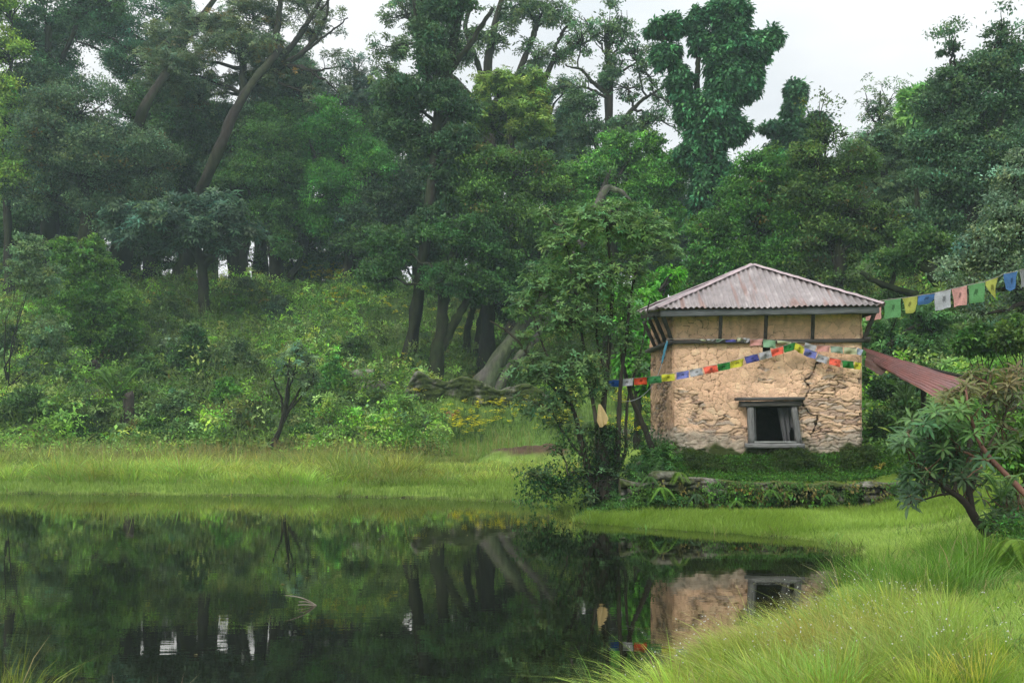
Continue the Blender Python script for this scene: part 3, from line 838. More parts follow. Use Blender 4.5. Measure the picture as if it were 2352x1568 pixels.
# ------------------------------------------------------------------ retaining wall of the terrace
def masonry(name, A, B, top, depth, label, cat, seed, mossy=.5, base=None, st=.02, course=.13, lengthwise=.36):
    A = np.array(A, float); B = np.array(B, float); Lw = np.linalg.norm(B - A); e = (B - A) / Lw; n2 = np.array([e[1], -e[0]])
    ns = int(Lw / st); s = np.linspace(0, Lw, ns)
    tz = np.array([top(q) for q in s / Lw]); tz = tz + .05 * (vnoise(s / .3, s * 0, seed) - .5) * 2
    bx = A[0] + e[0] * s; by = A[1] + e[1] * s
    bz = np.minimum(ground(bx + n2[0] * .25, by + n2[1] * .25), ground(bx, by)) - .25 if base is None else np.full(ns, base)
    Hm = (tz - bz).max(); nv = int(Hm / st); nd = int(depth / .03)
    v = np.linspace(0, 1, nv)
    S_ = np.repeat(s[:, None], nv, 1); Z_ = bz[:, None] + (tz - bz)[:, None] * v[None]
    row = np.floor(Z_ / course); sx = S_ / (lengthwise * (.7 + .6 * hash2(row, row * 0, seed))) + hash2(row, row * 0 + 1, seed) * 9
    f1, f2, ci = worley(sx, Z_ / course, seed + 2, .7); ed = f2 - f1; gap = 1 - sstep(.05, .35, ed)
    nz2 = fbm(S_ * 3, Z_ * 3, 4, seed + 5); nf = fbm(S_ * 14, Z_ * 14, 4, seed + 6)
    h = .10 * ci - .10 * gap + .05 * nf
    ms_ = sstep(1 - mossy - .12, 1 - mossy + .12, nz2 * .8 + nf * .25); h = h + ms_ * .06 * nf
    h = h * sstep(0, .05, 1 - v)[None] + 0
    c = np.array([.20, .19, .165]) * (.6 + .8 * ci[..., None]) * (.6 + .8 * nf[..., None]) * (1 - .7 * gap[..., None])
    mc = np.array([.040, .058, .014]) * (.5 + nf[..., None]) ; c = c * (1 - ms_[..., None]) + mc * ms_[..., None]
    Pf = np.stack([bx[:, None] + n2[0] * (h + .0), by[:, None] + n2[1] * h, Z_], -1)
    # top surface running back, then down
    k = np.linspace(0, 1, nd + 1)[1:]
    St = np.repeat(s[:, None], nd, 1); ht = .05 * fbm(St * 5, k[None] * depth * 5, 3, seed + 8)
    Pt = np.stack([bx[:, None] - n2[0] * depth * k[None], by[:, None] - n2[1] * depth * k[None], tz[:, None] + ht - .5 * depth * np.clip(k - .8, 0, 1)[None]], -1)
    kg = (sstep(.55, .15, k)[None] * sstep(.35, .5, fbm(St * 1.5, St * 0, 2, seed + 31)))[..., None]
    ct = (np.array([.10, .12, .04]) * (1 - kg) + np.array([.15, .145, .12]) * kg) * (.5 + fbm(St * 8, k[None] * 4, 3, seed + 9)[..., None])
    Pd = Pt[:, -1:, :].copy(); Pd[..., 2] = bz[:, None]
    P = np.concatenate([Pf, Pt, Pd], 1); Cc = np.concatenate([c, np.broadcast_to(ct, Pt.shape), np.broadcast_to(ct[:, -1:], Pd.shape)], 1)
    m = P.shape[1]; ix = np.arange(ns * m).reshape(ns, m)
    mb = MB(); mb.add(P.reshape(-1, 3), Q=np.stack([ix[:-1, :-1], ix[1:, :-1], ix[1:, 1:], ix[:-1, 1:]], -1).reshape(-1, 4), C=Cc.reshape(-1, 3))
    for side in (0, -1):
        loop = P[side]; cap = list(range(m)); mb.add(np.vstack([loop, loop.mean(0)]), T=[[j, (j + 1) % m, m] for j in range(m)], C=np.array([.08, .08, .04]))
    return tag(mb.build(name, M_stone), label, cat)


masonry("retaining_wall", (1.85, 17.02), (8.6, 16.95), lambda q: .60 + .03 * math.sin(q * 9), .35, "low mossy dry stone retaining wall along the terrace in front of the hut", "wall", 5, .52)
fwa = hit(918, 925); fwb = hit(1262, 946)
masonry("field_wall", fwa[:2], fwb[:2], lambda q: fwa[2] * (1 - q) + fwb[2] * q + .12 + .95 * sstep(0, .12, q) * (1 - .25 * sstep(.25, .75, q)) + .14 * math.sin(q * 17), .9,
        "crumbling moss covered dry stone wall below the dark trunks", "wall", 9, .60, st=.05, course=.22, lengthwise=.7)
masonry("garden_wall", W(1420, 0, 33)[:2], W(1560, 0, 32)[:2], lambda q: 1.3, .7, "low grey stone wall seen left of the hut behind the shrub", "wall", 15, .25, st=.05, course=.25, lengthwise=.7)


def boulder(p, size, label, col=(.24, .23, .20), name="rock", group=None, seed=0, cat="rock"):
    n = 18; th, ph = np.meshgrid(np.linspace(0, 2 * np.pi, 2 * n, endpoint=False), np.linspace(0.02, np.pi - .02, n), indexing='ij')
    d = np.stack([np.sin(ph) * np.cos(th), np.sin(ph) * np.sin(th), np.cos(ph)], -1)
    d2 = np.sign(d) * np.abs(d) ** .6
    k = .8 + .5 * fbm(d[..., 0] * 2 + seed, d[..., 1] * 2 + d[..., 2] * 3, 4, seed)
    P = d2 * k[..., None] * np.array(size) + np.array(p)
    ix = np.arange(2 * n * n).reshape(2 * n, n); jx = np.roll(ix, -1, 0)
    c = np.array(col) * (.6 + .9 * fbm(d[..., 0] * 6, d[..., 2] * 6 + d[..., 1] * 3, 4, seed + 3)[..., None])
    mossm = sstep(.45, .6, fbm(d[..., 0] * 3, d[..., 1] * 3, 3, seed + 5) + .2 * d[..., 2])[..., None]
    c = c * (1 - mossm * .7) + np.array([.06, .09, .02]) * mossm * .7
    mb = MB(); mb.add(P.reshape(-1, 3), Q=np.stack([ix[:, :-1], ix[:, 1:], jx[:, 1:], jx[:, :-1]], -1).reshape(-1, 4), C=c.reshape(-1, 3))
    return tag(mb.build(name, M_stone), label, cat, group)


p = W(1527, 1085, 17.1); boulder(p + [0, 0, -.05], (.26, .18, .08), "grey lichened slab lying tilted at the left end of the terrace", col=(.15, .145, .12), seed=4)
p = hit(865, 895); boulder(p, (.7, .4, .35), "pale rock poking from the bushes left of the crumbling wall", seed=6)
p = hit(838, 865); boulder(p, (.55, .35, .3), "small grey rock on the slope beside the dirt scar", seed=8)
p = hit(1480, 1065, 12); boulder(p, (.14, .12, .05), "small stone in the grass at the hut's left corner", seed=9)

# ------------------------------------------------------------------ prayer flags
FC = dict(blue=(.02, .09, .34), indigo=(.09, .10, .38), lav=(.20, .23, .58), white=(.46, .48, .52), red=(.72, .10, .04), salmon=(.92, .17, .11), green=(.06, .26, .09), dgreen=(.035, .22, .05),
          yellow=(.62, .62, .06), pink=(.62, .33, .30), teal=(.30, .42, .34), pale=(.50, .55, .36), skyb=(.40, .48, .62), mgreen=(.13, .33, .13), olive=(.42, .45, .10), mblue=(.07, .17, .38), ltgreen=(.26, .46, .30), grey=(.25, .26, .27))


def flag(par, TL, TR, drop, col, seed, ragged=0, printed=True, label=None, taper=0, curl=.034):
    TL = np.array(TL, float); TR = np.array(TR, float); nu, nv = 22, 16
    u, v = np.meshgrid(np.linspace(0, 1, nu), np.linspace(0, 1, nv), indexing='ij')
    e = TR - TL; Lw = np.linalg.norm(e); e = e / Lw; dnv = norm(-UP * 1.0 - e * (e @ -UP) * .7); nrm_ = np.cross(e, dnv)
    ph = seed * 1.7
    dv = drop * v * (1 - ragged * sstep(.2, 1, np.abs(u - (.35 + .3 * math.sin(seed))) * 1.4))
    un = .5 + (u - .5) * (1 - taper * v)
    P = TL + e * (un * Lw * .97 + .015 * Lw)[..., None] + dnv * dv[..., None] + nrm_ * (curl * np.sin(u * 6 + ph + v * 2) * (v + .15) + curl * .6 * np.sin(v * 5 + ph) * v)[..., None]
    P = P + e * (.05 * Lw * np.sin(ph) * v)[..., None]
    c = np.array(FC[col]) * (.85 + .25 * fbm(u * 4, v * 4, 3, seed))[..., None]
    if printed:     # woodblock print: a rider-like emblem in the middle and four small corner marks, pale rows of script
        em = (((u - .5) / .11) ** 2 + ((v - .5) / .07) ** 2 < 1) | ((np.abs(u - .59) < .03) & (np.abs(v - .42) < .09)) | ((np.abs(np.abs(u - .5) - .07) < .02) & (v > .5) & (v < .64)) | (np.hypot((u - .49), (v - .37)) < .05)
        cn = ((np.abs(np.abs(u - .5) - .40) < .035) & (np.abs(np.abs(v - .5) - .36) < .05))
        rows_ = ((v * (nv - 1)).astype(int) % 2 == 0) & (hash2(np.round(u * 21), np.round(v * 15), seed) > .35)
        k = .62 * em + .4 * cn + .13 * rows_ * ~em
        c = c * (1 - np.clip(k, 0, .7))[..., None]
    ix = np.arange(nu * nv).reshape(nu, nv)
    mb = MB(); mb.add(P.reshape(-1, 3), Q=np.stack([ix[:-1, :-1], ix[1:, :-1], ix[1:, 1:], ix[:-1, 1:]], -1).reshape(-1, 4), C=c.reshape(-1, 3))
    o = mb.build("flag", M_cloth, par)
    if label: o["label"] = label
    return o


def crop2(x, y): return ((2400 + x * .5102) * .57422, (1200 + y * .5102) * .57422)
def crop4(x, y): return ((3400 + x * .31883) * .57422, (1000 + y * .31883) * .57422)


def string(name, label, segs, conv, dfun, drop_px, ends, thick=.004, **kw):
    x, y = conv(segs[0][1], segs[0][3]); root = W(x, y, dfun(x))
    o = empty(name, root, label, "prayer flags", "strings of prayer flags")
    pts = []
    x, y = ends[0]; pts.append(W(x, y, dfun(x)))
    for i, sg in enumerate(segs):
        col, xa, xb, ya, yb = sg[:5]; dp = sg[5] if len(sg) > 5 else drop_px; rg = sg[6] if len(sg) > 6 else 0; tp = sg[7] if len(sg) > 7 else 0
        x1_, y1_ = conv(xa, ya); x2_, y2_ = conv(xb, yb); a = W(x1_, y1_, dfun(x1_)); b = W(x2_, y2_, dfun(x2_))
        scl = (conv(0, dp)[1] - conv(0, 0)[1]) / F * dfun((x1_ + x2_) / 2)
        flag(o, a, b, scl, col, i + len(label), rg, taper=tp, **kw); pts += [a, b]
    x, y = ends[1]; pts.append(W(x, y, dfun(x)))
    mb = MB(); mb.tube(np.array(pts), thick, 5, C=np.array([.45, .42, .38])); mb.build("cord", M_cloth, o)
    return o


string("prayer_flag_string", "bright string of small prayer flags crossing the hut front in a low peak",
       [("blue", 45, 150, 622, 624), ("white", 158, 262, 620, 612), ("red", 264, 368, 611, 603), ("green", 370, 477, 602, 590), ("yellow", 480, 585, 583, 573), ("lav", 597, 697, 567, 550),
        ("white", 699, 803, 548, 530), ("salmon", 808, 918, 525, 505), ("dgreen", 917, 1018, 503, 483), ("yellow", 1020, 1128, 480, 455), ("indigo", 1132, 1238, 445, 420), ("white", 1240, 1338, 418, 392),
        ("salmon", 1338, 1435, 387, 362), ("dgreen", 1436, 1530, 358, 330), ("yellow", 1533, 1603, 332, 368), ("lav", 1606, 1702, 374, 408), ("white", 1706, 1795, 420, 450), ("salmon", 1803, 1892, 449, 470),
        ("dgreen", 1898, 1990, 472, 480), ("yellow", 1993, 2050, 482, 490)],
       crop2, lambda x: 17.65 + .3 * (x > 1700), 56, ((1395, 878), (1984, 842)))
string("faded_flag_string", "faded pastel string of prayer flags hanging just under the timber ledge",
       [("pale", 770, 830, 306, 308, 16, .8), ("white", 835, 895, 306, 306, 20, .8), ("teal", 910, 980, 304, 306, 24, .8), ("indigo", 985, 1068, 308, 310, 20), ("pale", 1075, 1120, 296, 298, 30, .7), ("white", 1122, 1172, 296, 300, 34, .8), ("pink", 1176, 1276, 308, 305), ("ltgreen", 1280, 1380, 307, 317, 62),
        ("pale", 1385, 1500, 314, 326, 24), ("white", 1607, 1698, 332, 358), ("pink", 1705, 1803, 353, 358), ("teal", 1808, 1906, 360, 368), ("pale", 1909, 2013, 370, 375), ("skyb", 2018, 2062, 372, 390)],
       crop2, lambda x: 17.98, 50, ((1531, 778), (1990, 800)), printed=False)
string("large_flag_string", "large faded prayer flags strung from the roof corner to the right edge trees",
       [("pink", 205, 405, 655, 632, 230), ("mgreen", 430, 645, 628, 603, 235), ("olive", 650, 848, 602, 578, 205, .3, .35), ("mblue", 850, 1062, 574, 540, 120, .4), ("white", 1065, 1272, 536, 490, 225), ("pink", 1276, 1472, 488, 445, 235, 0, .15),
        ("mgreen", 1475, 1685, 442, 400, 240, 0, .1), ("olive", 1690, 1855, 398, 338, 235, .5, .5), ("mblue", 1928, 2110, 300, 262, 235, .2, .3), ("grey", 2125, 2290, 255, 210, 230)],
       crop4, lambda x: 20.6 - (x - 1995) / 357 * 3.4, 230, ((1990, 706), (2400, 610)), thick=.006)
string("rear_flag_string", "three old green, yellow and blue prayer flags strung behind the left slope of the roof",
       [("green", 120, 245, 40, 0, 60), ("olive", 250, 395, -5, -55, 60), ("mblue", 400, 560, -60, -110, 40)],
       lambda x, y: (1378 + (x + 120) * .293 + 30, 708 + y * .293), lambda x: 21.6, 60, ((1440, 716), (1650, 645)), thick=.006)
# blue rag and loose cord at the left corner
rg_ = empty("rag_and_cord", W(1533, 782, 17.95), "thin blue rag and loose white cord tied to the left end of the ledge", "cord")
mb = MB(); mb.tube(smooth_path(np.array([[*W(1532, 780, 17.95), 1], [*W(1522, 830, 17.9), 1], [*W(1505, 878, 17.8), 1], [*W(1475, 912, 17.7), 1], [*W(1440, 925, 17.7), 1], [*W(1400, 912, 17.7), 1]]), 20)[:, :3], .006, 5, C=np.array([.35, .38, .40])); mb.build("cord", M_cloth, rg_)
mb = MB(); pp = smooth_path(np.array([[*W(1533, 783, 17.9), .014], [*W(1526, 808, 17.9), .03], [*W(1520, 835, 17.88), .012]]), 10); mb.tube(pp[:, :3], pp[:, 3], 6, C=np.array([.10, .30, .42]), rough=.3); mb.build("rag", M_cloth, rg_)
# cream cloth on the shrub
u, v = np.meshgrid(np.linspace(0, 1, 16), np.linspace(0, 1, 20), indexing='ij'); c0 = W(1377, 928, 17.3)
wd = .03 + .22 * v ** .8 * (1 - .55 * sstep(.7, 1, v))
P = np.stack([c0[0] + (u - .45) * wd + .06 * v, c0[1] + .03 * np.sin(u * 12) * v, c0[2] - .40 * v + .10 * v * (u - .3) * (u > .3)], -1)
ix = np.arange(320).reshape(16, 20); mb = MB()
mb.add(P.reshape(-1, 3), Q=np.stack([ix[:-1, :-1], ix[1:, :-1], ix[1:, 1:], ix[:-1, 1:]], -1).reshape(-1, 4), C=np.array([.62, .48, .24])); 
tag(mb.build("hanging_cloth", M_cloth), "crumpled cream cloth bag hanging on the shrub left of the hut", "cloth")

# ------------------------------------------------------------------ forest
BG = (.055, .10, .058); MIDG = (.060, .125, .028); BR = (.085, .165, .022); YG = (.17, .22, .045); GR = (.085, .115, .075); DK = (.030, .06, .022); VI = (.055, .135, .065)

tree("tree with bare brown trunk leaning right and forked limbs against the upper left sky", 57,
     [[(425, 640, 44), (455, 450, 27, -4), (488, 390, 26, -5), (520, 310, 23, -5), (548, 235, 20, -4), (600, 160, 16, -2), (640, 110, 18)],
      [(590, 180, 16), (650, 130, 14), (700, 70, 11), (745, -20, 7)], [(600, 170, 14), (690, 130, 12), (720, 100, 10), (760, 20, 6), (765, -40, 4)], [(560, 220, 20), (555, 150, 16), (540, 60, 12)], [(620, 140, 16), (640, 60, 14), (650, -30, 10)]],
     [(420, 170, 105, 60, -1), (545, 120, 110, 60, 0), (450, 215, 80, 45, 0), (600, 190, 70, 40, 1), (470, 60, 90, 50, 1, .7), (590, 40, 85, 60, 1, .5), (660, 150, 75, 45, 0, .5), (720, 70, 60, 60, 1, .18), (690, 10, 60, 40, 1, .25), (380, 110, 60, 60, 0, .7)],
     'whorl', .26, GR, 'brown', per=35, twig=1, dead=.07,
     extra=[[(660, 150, 8), (720, 165, 6), (790, 150, 3)], [(700, 120, 8), (750, 80, 5), (800, 40, 3)], [(690, 150, 7), (740, 180, 5), (780, 215, 3)], [(690, 70, 7), (740, 20, 5), (780, -30, 3)], [(640, 190, 8), (700, 215, 5), (740, 260, 3)]])
tree("second leaning trunk with pale bark showing between dark crowns at upper left", 60,
     [[(270, 640, 50), (320, 270, 22, -7), (350, 225, 21, -7), (380, 180, 18, -6), (420, 110, 13, -2), (470, 40, 14), (520, -30, 10)], [(400, 150, 16), (440, 60, 12), (430, -20, 8)]],
     [(290, 70, 110, 80, 1, .8), (380, 40, 90, 70, 1, .6), (200, 60, 90, 70, 1, .8), (120, 90, 70, 60, 2, .6), (330, 150, 90, 60, 1)], 'fine', .19, BG, 'brown', twig=.8)
tree("broad grey green tree filling the upper left of the forest", 54,
     [[(200, 660, 60), (210, 500, 44), (190, 380, 34), (170, 260, 22)], [(205, 450, 26), (290, 360, 20), (330, 300, 12)]],
     [(180, 260, 130, 75, -1), (100, 320, 90, 70, -2), (280, 330, 110, 80, -2), (190, 400, 120, 80, -1), (340, 420, 90, 80, 0), (90, 450, 90, 80, 0), (230, 500, 110, 70, 0), (70, 200, 70, 60, 1)],
     'fine', .19, (.062, .10, .058), 'dark', dead=.03)
tree("yellow green tree at the far left edge of the frame", 54, [[(20, 640, 20), (15, 400, 16), (20, 200, 18)]],
     [(10, 250, 60, 90), (-30, 350, 80, 90), (20, 130, 60, 60, 0, .6), (15, 20, 60, 60, 0, .7), (20, 430, 60, 70)], 'fine', .2, YG, 'brown')
tree("dark tree with twiggy top in the upper left corner", 56, [[(110, 640, 40), (110, 300, 26), (120, 60, 14)], [(112, 200, 14), (170, 80, 10), (200, -20, 6)]],
     [(100, 40, 60, 60, 0, .5), (180, 20, 70, 60, 0, .5), (60, 100, 60, 50, 0, .7), (240, 10, 60, 50, 0, .5), (130, 180, 70, 70)], 'fine', .2, BG, 'dark', twig=1)
tree("large leaved bluish rhododendron tree with a wide low crown on the left slope", 50,
     [[(470, 720, 26), (465, 600, 22), (440, 540, 24), (400, 500, 14)], [(465, 610, 20), (530, 560, 14), (560, 520, 9)]],
     [(400, 520, 95, 60, -1), (480, 500, 90, 55, -.5), (510, 545, 80, 38, -.5, .7), (340, 545, 70, 38, 0), (430, 550, 80, 38, 0), (300, 510, 60, 50, 1)],
     'whorl', .36, (.060, .105, .075), 'dark', per=28, dens=1.0)
tree("mid green tree with hanging mossy foliage over two dark stems on the ridge", 57,
     [[(640, 650, 34), (632, 590, 28), (620, 500, 22), (610, 380, 14)], [(665, 640, 18), (690, 590, 12), (690, 560, 8)], [(562, 640, 26), (555, 590, 20), (570, 520, 14)]],
     [(610, 330, 80, 70), (650, 400, 70, 80), (570, 420, 80, 80), (620, 500, 60, 60), (660, 560, 40, 45, -.5, .8), (560, 510, 60, 50, 1), (640, 270, 60, 50, 1)], 'fine', .17, (.06, .112, .03), 'dark')
tree("rounded bright green tree left of the tall dark trunk", 57, [[(795, 680, 34), (798, 620, 24), (805, 540, 18), (790, 400, 12)]],
     [(760, 290, 75, 65), (720, 360, 60, 70), (810, 360, 75, 80), (760, 440, 70, 70, -1), (830, 460, 70, 70), (740, 520, 60, 60, 0), (800, 540, 60, 40, .5, .8), (860, 400, 50, 60)], 'fine', .17, (.055, .135, .026), 'brown')
tree("small twiggy grey tree against the sky between the two tallest crowns", 60, [[(815, 640, 26), (815, 400, 18), (818, 220, 9), (810, 130, 4)]],
     [(830, 210, 60, 40, 0, .5), (780, 230, 50, 40, 0, .6), (860, 250, 50, 40, 0, .8), (820, 160, 35, 30, 0, .2)], 'whorl', .24, (.09, .105, .085), 'grey', twig=1.5, extra=[[(815, 260, 6), (790, 190, 4), (775, 130, 2)], [(815, 260, 6), (850, 180, 4), (870, 150, 2)]])
tree("tallest dark tree with a straight ivy clad trunk rising through the middle of the forest", 44,
     [[(938, 830, 31), (958, 700, 27), (968, 620, 24, -1), (985, 480, 25, -1.5), (998, 340, 22, 0), (1010, 220, 28), (1040, 120, 22), (1062, 0, 16), (1070, -40, 10)], [(1010, 240, 18), (960, 140, 14), (950, -20, 8)], [(1020, 180, 18), (1090, 90, 12), (1130, 10, 8)]],
     [(1000, 200, 75, 85, -.5), (940, 230, 70, 60, 0), (1050, 250, 65, 70, 0), (1000, 90, 60, 70, 0), (910, 290, 60, 40, 0, .8), (1050, 340, 50, 60, -.5, .9), (960, 330, 60, 45, 0, .8), (1010, 410, 30, 50, -.6, .4), (1065, 430, 30, 40, 0, .6), (985, 530, 45, 60, -.8), (1000, 600, 35, 30, -.6, .5), (1040, 20, 60, 50, 0, .8)],
     'fine', .2, (.052, .088, .045), 'dark', twig=.6)
tree("airy pale leaved tree spreading against the sky above the middle of the forest", 56,
     [[(1150, 640, 40), (1140, 400, 30), (1120, 240, 24), (1130, 120, 18), (1160, 0, 12)], [(1120, 260, 20), (1190, 180, 16), (1225, 90, 10), (1235, 60, 8)], [(1120, 260, 20), (1240, 200, 14), (1270, 130, 10), (1330, 100, 6)], [(1110, 250, 16), (980, 120, 12), (960, -20, 8)], [(1115, 200, 14), (1070, 60, 10), (1100, -30, 8)]],
     [(930, 40, 60, 45, 0, .5), (900, 110, 50, 40, 0, .5), (960, -10, 60, 30, 0, .6), (1180, 30, 60, 40, 0, .45), (1260, 40, 55, 45, 0, .4), (1130, 90, 60, 50, 0, .45), (1230, 130, 60, 40, 0, .35), (1080, 120, 60, 50, 0, .5), (1200, -10, 70, 40, 0, .5), (890, 180, 40, 35, 0, .5), (1190, 200, 50, 40, 0, .5), (1300, 130, 40, 20, 0, .25)],
     'whorl', .3, (.10, .165, .075), 'brown', per=28, twig=1.3, dens=.6, extra=[[(1270, 130, 12), (1320, 110, 9), (1360, 90, 5)], [(1270, 120, 9), (1300, 60, 7), (1330, 55, 3)], [(1225, 90, 10), (1240, 40, 6), (1260, -10, 3)]])
tree("yellow green maple like crown in front of the tall forked tree", 50, [[(1180, 640, 30), (1175, 450, 22), (1165, 300, 14)]],
     [(1140, 200, 60, 45, 0), (1200, 210, 60, 45, 0), (1170, 260, 75, 50, 0), (1130, 290, 55, 50, 1, .8), (1210, 290, 55, 45, 0)], 'whorl', .27, (.145, .19, .045), 'brown', per=35, dens=.9)
tree("grey leaved rhododendron crown on the skyline right of the yellow green crown", 55, [[(1260, 640, 34), (1262, 420, 24), (1255, 300, 14)]],
     [(1255, 230, 60, 40, 0, .7), (1290, 300, 45, 50, 0, .8), (1240, 350, 60, 60, 0), (1300, 200, 40, 25, 0, .5), (1280, 400, 60, 60)], 'whorl', .25, (.085, .12, .085), 'dark', per=28)
tree("wide olive green tree in the middle of the forest behind the shrub", 44, [[(1120, 760, 34), (1125, 600, 26), (1130, 450, 18)], [(1125, 600, 18), (1200, 500, 14), (1230, 430, 9)]],
     [(1120, 390, 75, 60), (1200, 400, 75, 65), (1260, 450, 70, 70), (1130, 480, 80, 70, -1), (1210, 520, 80, 60, -1), (1070, 430, 50, 70, 0), (1290, 520, 60, 60), (1130, 560, 80, 45, 0), (1230, 590, 70, 40, 0, .8)], 'fine', .17, (.065, .125, .028), 'dark', dead=.03)
tree("dark green tree over the cluster of mossy trunks", 42, [[(1000, 845, 36), (1012, 770, 29), (1015, 690, 25), (1030, 600, 24), (1050, 540, 14)], [(1012, 800, 26), (1050, 730, 20), (1085, 680, 18), (1100, 610, 12)]],
     [(1040, 540, 75, 45), (1110, 590, 80, 45), (1040, 640, 75, 40, -.5, .8), (1120, 660, 60, 35, 0, .8), (1180, 640, 70, 45, 1), (900, 560, 60, 60, 1), (880, 640, 60, 45, 2, .8), (1230, 690, 60, 60, 2)], 'fine', .17, (.042, .088, .026), 'moss')
tree("pair of dark mossy trunks under a low crown behind the crumbling wall", 46, [[(1100, 850, 34), (1102, 790, 25), (1108, 720, 22), (1115, 640, 20)], [(1072, 810, 20), (1074, 760, 16), (1090, 690, 14)]],
     [(1130, 640, 60, 40), (1170, 700, 60, 35, 1, .7), (1090, 680, 40, 25, 0, .5)], 'fine', .17, DK, 'moss')
tree("huge pale grey trunk leaning right behind the shrub, its broken top bare", 43,
     [[(1095, 905, 50), (1130, 850, 38), (1190, 760, 31), (1245, 670, 25), (1305, 590, 22), (1350, 520, 22), (1372, 450, 22), (1392, 405, 9), (1396, 385, 3)], [(1368, 480, 20), (1395, 430, 16), (1430, 440, 10), (1455, 470, 5)], [(1140, 895, 28), (1165, 850, 22), (1210, 790, 20), (1260, 700, 14)]],
     [(1290, 680, 60, 45, 2, .8), (1340, 620, 60, 50, 2, .8), (1400, 400, 30, 15, 0, .2), (1200, 700, 35, 30, -1, .5), (1260, 620, 40, 30, -1, .5)], 'fine', .17, MIDG, 'grey', twig=.6)
tree("open crowned gnarled tree with moss clumps against the white sky", 52, [[(1395, 640, 34), (1392, 450, 26), (1400, 300, 22), (1402, 200, 18), (1398, 130, 10), (1395, 60, 5)], [(1400, 330, 14), (1450, 250, 10), (1490, 215, 6), (1530, 190, 3)], [(1400, 220, 12), (1360, 190, 9), (1330, 160, 6), (1290, 155, 3)], [(1400, 400, 14), (1350, 290, 10), (1330, 250, 7)]],
     [(1400, 170, 22, 40, 0, .7), (1400, 90, 55, 45, 0, .22), (1340, 90, 40, 40, 0, .15), (1460, 130, 50, 45, 0, .15), (1440, 200, 50, 30, 0, .15), (1420, 320, 45, 55, 0, .8), (1330, 240, 40, 35, 0, .7), (1480, 290, 50, 40, 0, .25), (1350, 310, 45, 45, 0, .7), (1490, 170, 40, 30, 0, .12)],
     'fine', .2, (.085, .13, .08), 'brown', twig=2.2, extra=[[(1400, 140, 6), (1370, 90, 4), (1340, 40, 2)], [(1400, 140, 6), (1430, 90, 4), (1440, 40, 2)], [(1402, 180, 8), (1450, 150, 5), (1500, 130, 2)], [(1402, 230, 8), (1350, 200, 6), (1290, 200, 2)], [(1450, 250, 8), (1490, 260, 5), (1560, 300, 2)], [(1400, 120, 5), (1400, 60, 4), (1420, 30, 2)], [(1490, 215, 6), (1530, 230, 4), (1560, 250, 2)]])
tree("vivid green rounded crown behind the shrub left of the hut roof", 46, [[(1400, 640, 30), (1405, 500, 22), (1410, 400, 14)]],
     [(1410, 360, 60, 50), (1350, 400, 60, 55), (1460, 390, 55, 55), (1330, 470, 70, 60), (1420, 460, 80, 60), (1500, 440, 55, 60), (1450, 540, 80, 50), (1490, 330, 35, 35, 0, .8), (1540, 400, 40, 50), (1340, 560, 60, 50), (1530, 500, 40, 50, 0, .8), (1570, 370, 25, 30, 0, .7)], 'fine', .18, (.075, .17, .035), 'brown')
tree("tall ivy smothered tree standing against the sky above the hut, with stubby arms", 45,
     [[(1610, 640, 46), (1608, 520, 32), (1612, 420, 30), (1630, 330, 32), (1660, 220, 34), (1680, 120, 30), (1685, 40, 24), (1690, -30, 18)], [(1645, 600, 40), (1642, 480, 28), (1645, 380, 26), (1650, 300, 20)], [(1620, 330, 18), (1575, 220, 16), (1545, 150, 14), (1530, 60, 10)], [(1600, 220, 14), (1602, 150, 12), (1605, 50, 8)], [(1690, 170, 14), (1730, 130, 12), (1775, 90, 8)]],
     [(1680, 40, 45, 60, 0), (1690, 110, 48, 60, 0), (1670, 180, 50, 60, 0), (1645, 250, 60, 55, 0), (1625, 310, 60, 45, 0), (1680, 300, 45, 35, 0, .8), (1590, 350, 45, 25, 0, .8), (1745, 110, 28, 45, 0, .7), (1775, 85, 22, 22, 0, .7), (1720, 190, 30, 40, 0, .7),
      (1560, 190, 28, 45, 0, .9), (1530, 125, 35, 28, 0, .9), (1545, 60, 28, 28, 0, .9), (1500, 65, 20, 15, 0, .7), (1603, 80, 18, 45, 0, .9), (1600, 40, 16, 18, 0, .9), (1640, 30, 22, 30, 0, .6), (1580, 250, 30, 35, 0, .9), (1640, 120, 25, 60, 0, .5), (1650, 400, 20, 60, 0, .7), (1610, 450, 22, 90, 0, .7), (1670, 400, 30, 30, 0, .4)],
     'ivy', .29, VI, 'dark', per=26, twig=.1, thick=.3, shell=.3)
tree("shorter ivy covered stump of a tree on the skyline right of the tall ivy tree", 50, [[(1850, 640, 34), (1840, 400, 26), (1825, 300, 22), (1828, 200, 14)], [(1835, 360, 14), (1880, 300, 10)], [(1830, 350, 12), (1780, 300, 8)]],
     [(1828, 210, 24, 28, 0), (1822, 255, 22, 28, 0, .8), (1820, 300, 35, 30, 0), (1775, 295, 32, 14, 0, .7), (1875, 290, 32, 30, 0), (1830, 350, 50, 40, 0), (1790, 360, 40, 40, 0)], 'ivy', .29, VI, 'dark', per=24, twig=.1, thick=.3, shell=.3)
tree("dense green tree just behind the roof peak", 38, [[(1740, 760, 30), (1742, 600, 22), (1745, 480, 14)]],
     [(1760, 390, 60, 50), (1700, 450, 55, 50), (1800, 450, 75, 60), (1740, 520, 80, 60), (1640, 530, 60, 50), (1830, 540, 70, 60), (1700, 590, 60, 40, -.5), (1780, 600, 80, 45, -.5), (1620, 600, 60, 40), (1720, 400, 30, 30, 0, .4), (1600, 680, 70, 50)], 'fine', .16, (.055, .12, .024), 'dark', dead=.03)
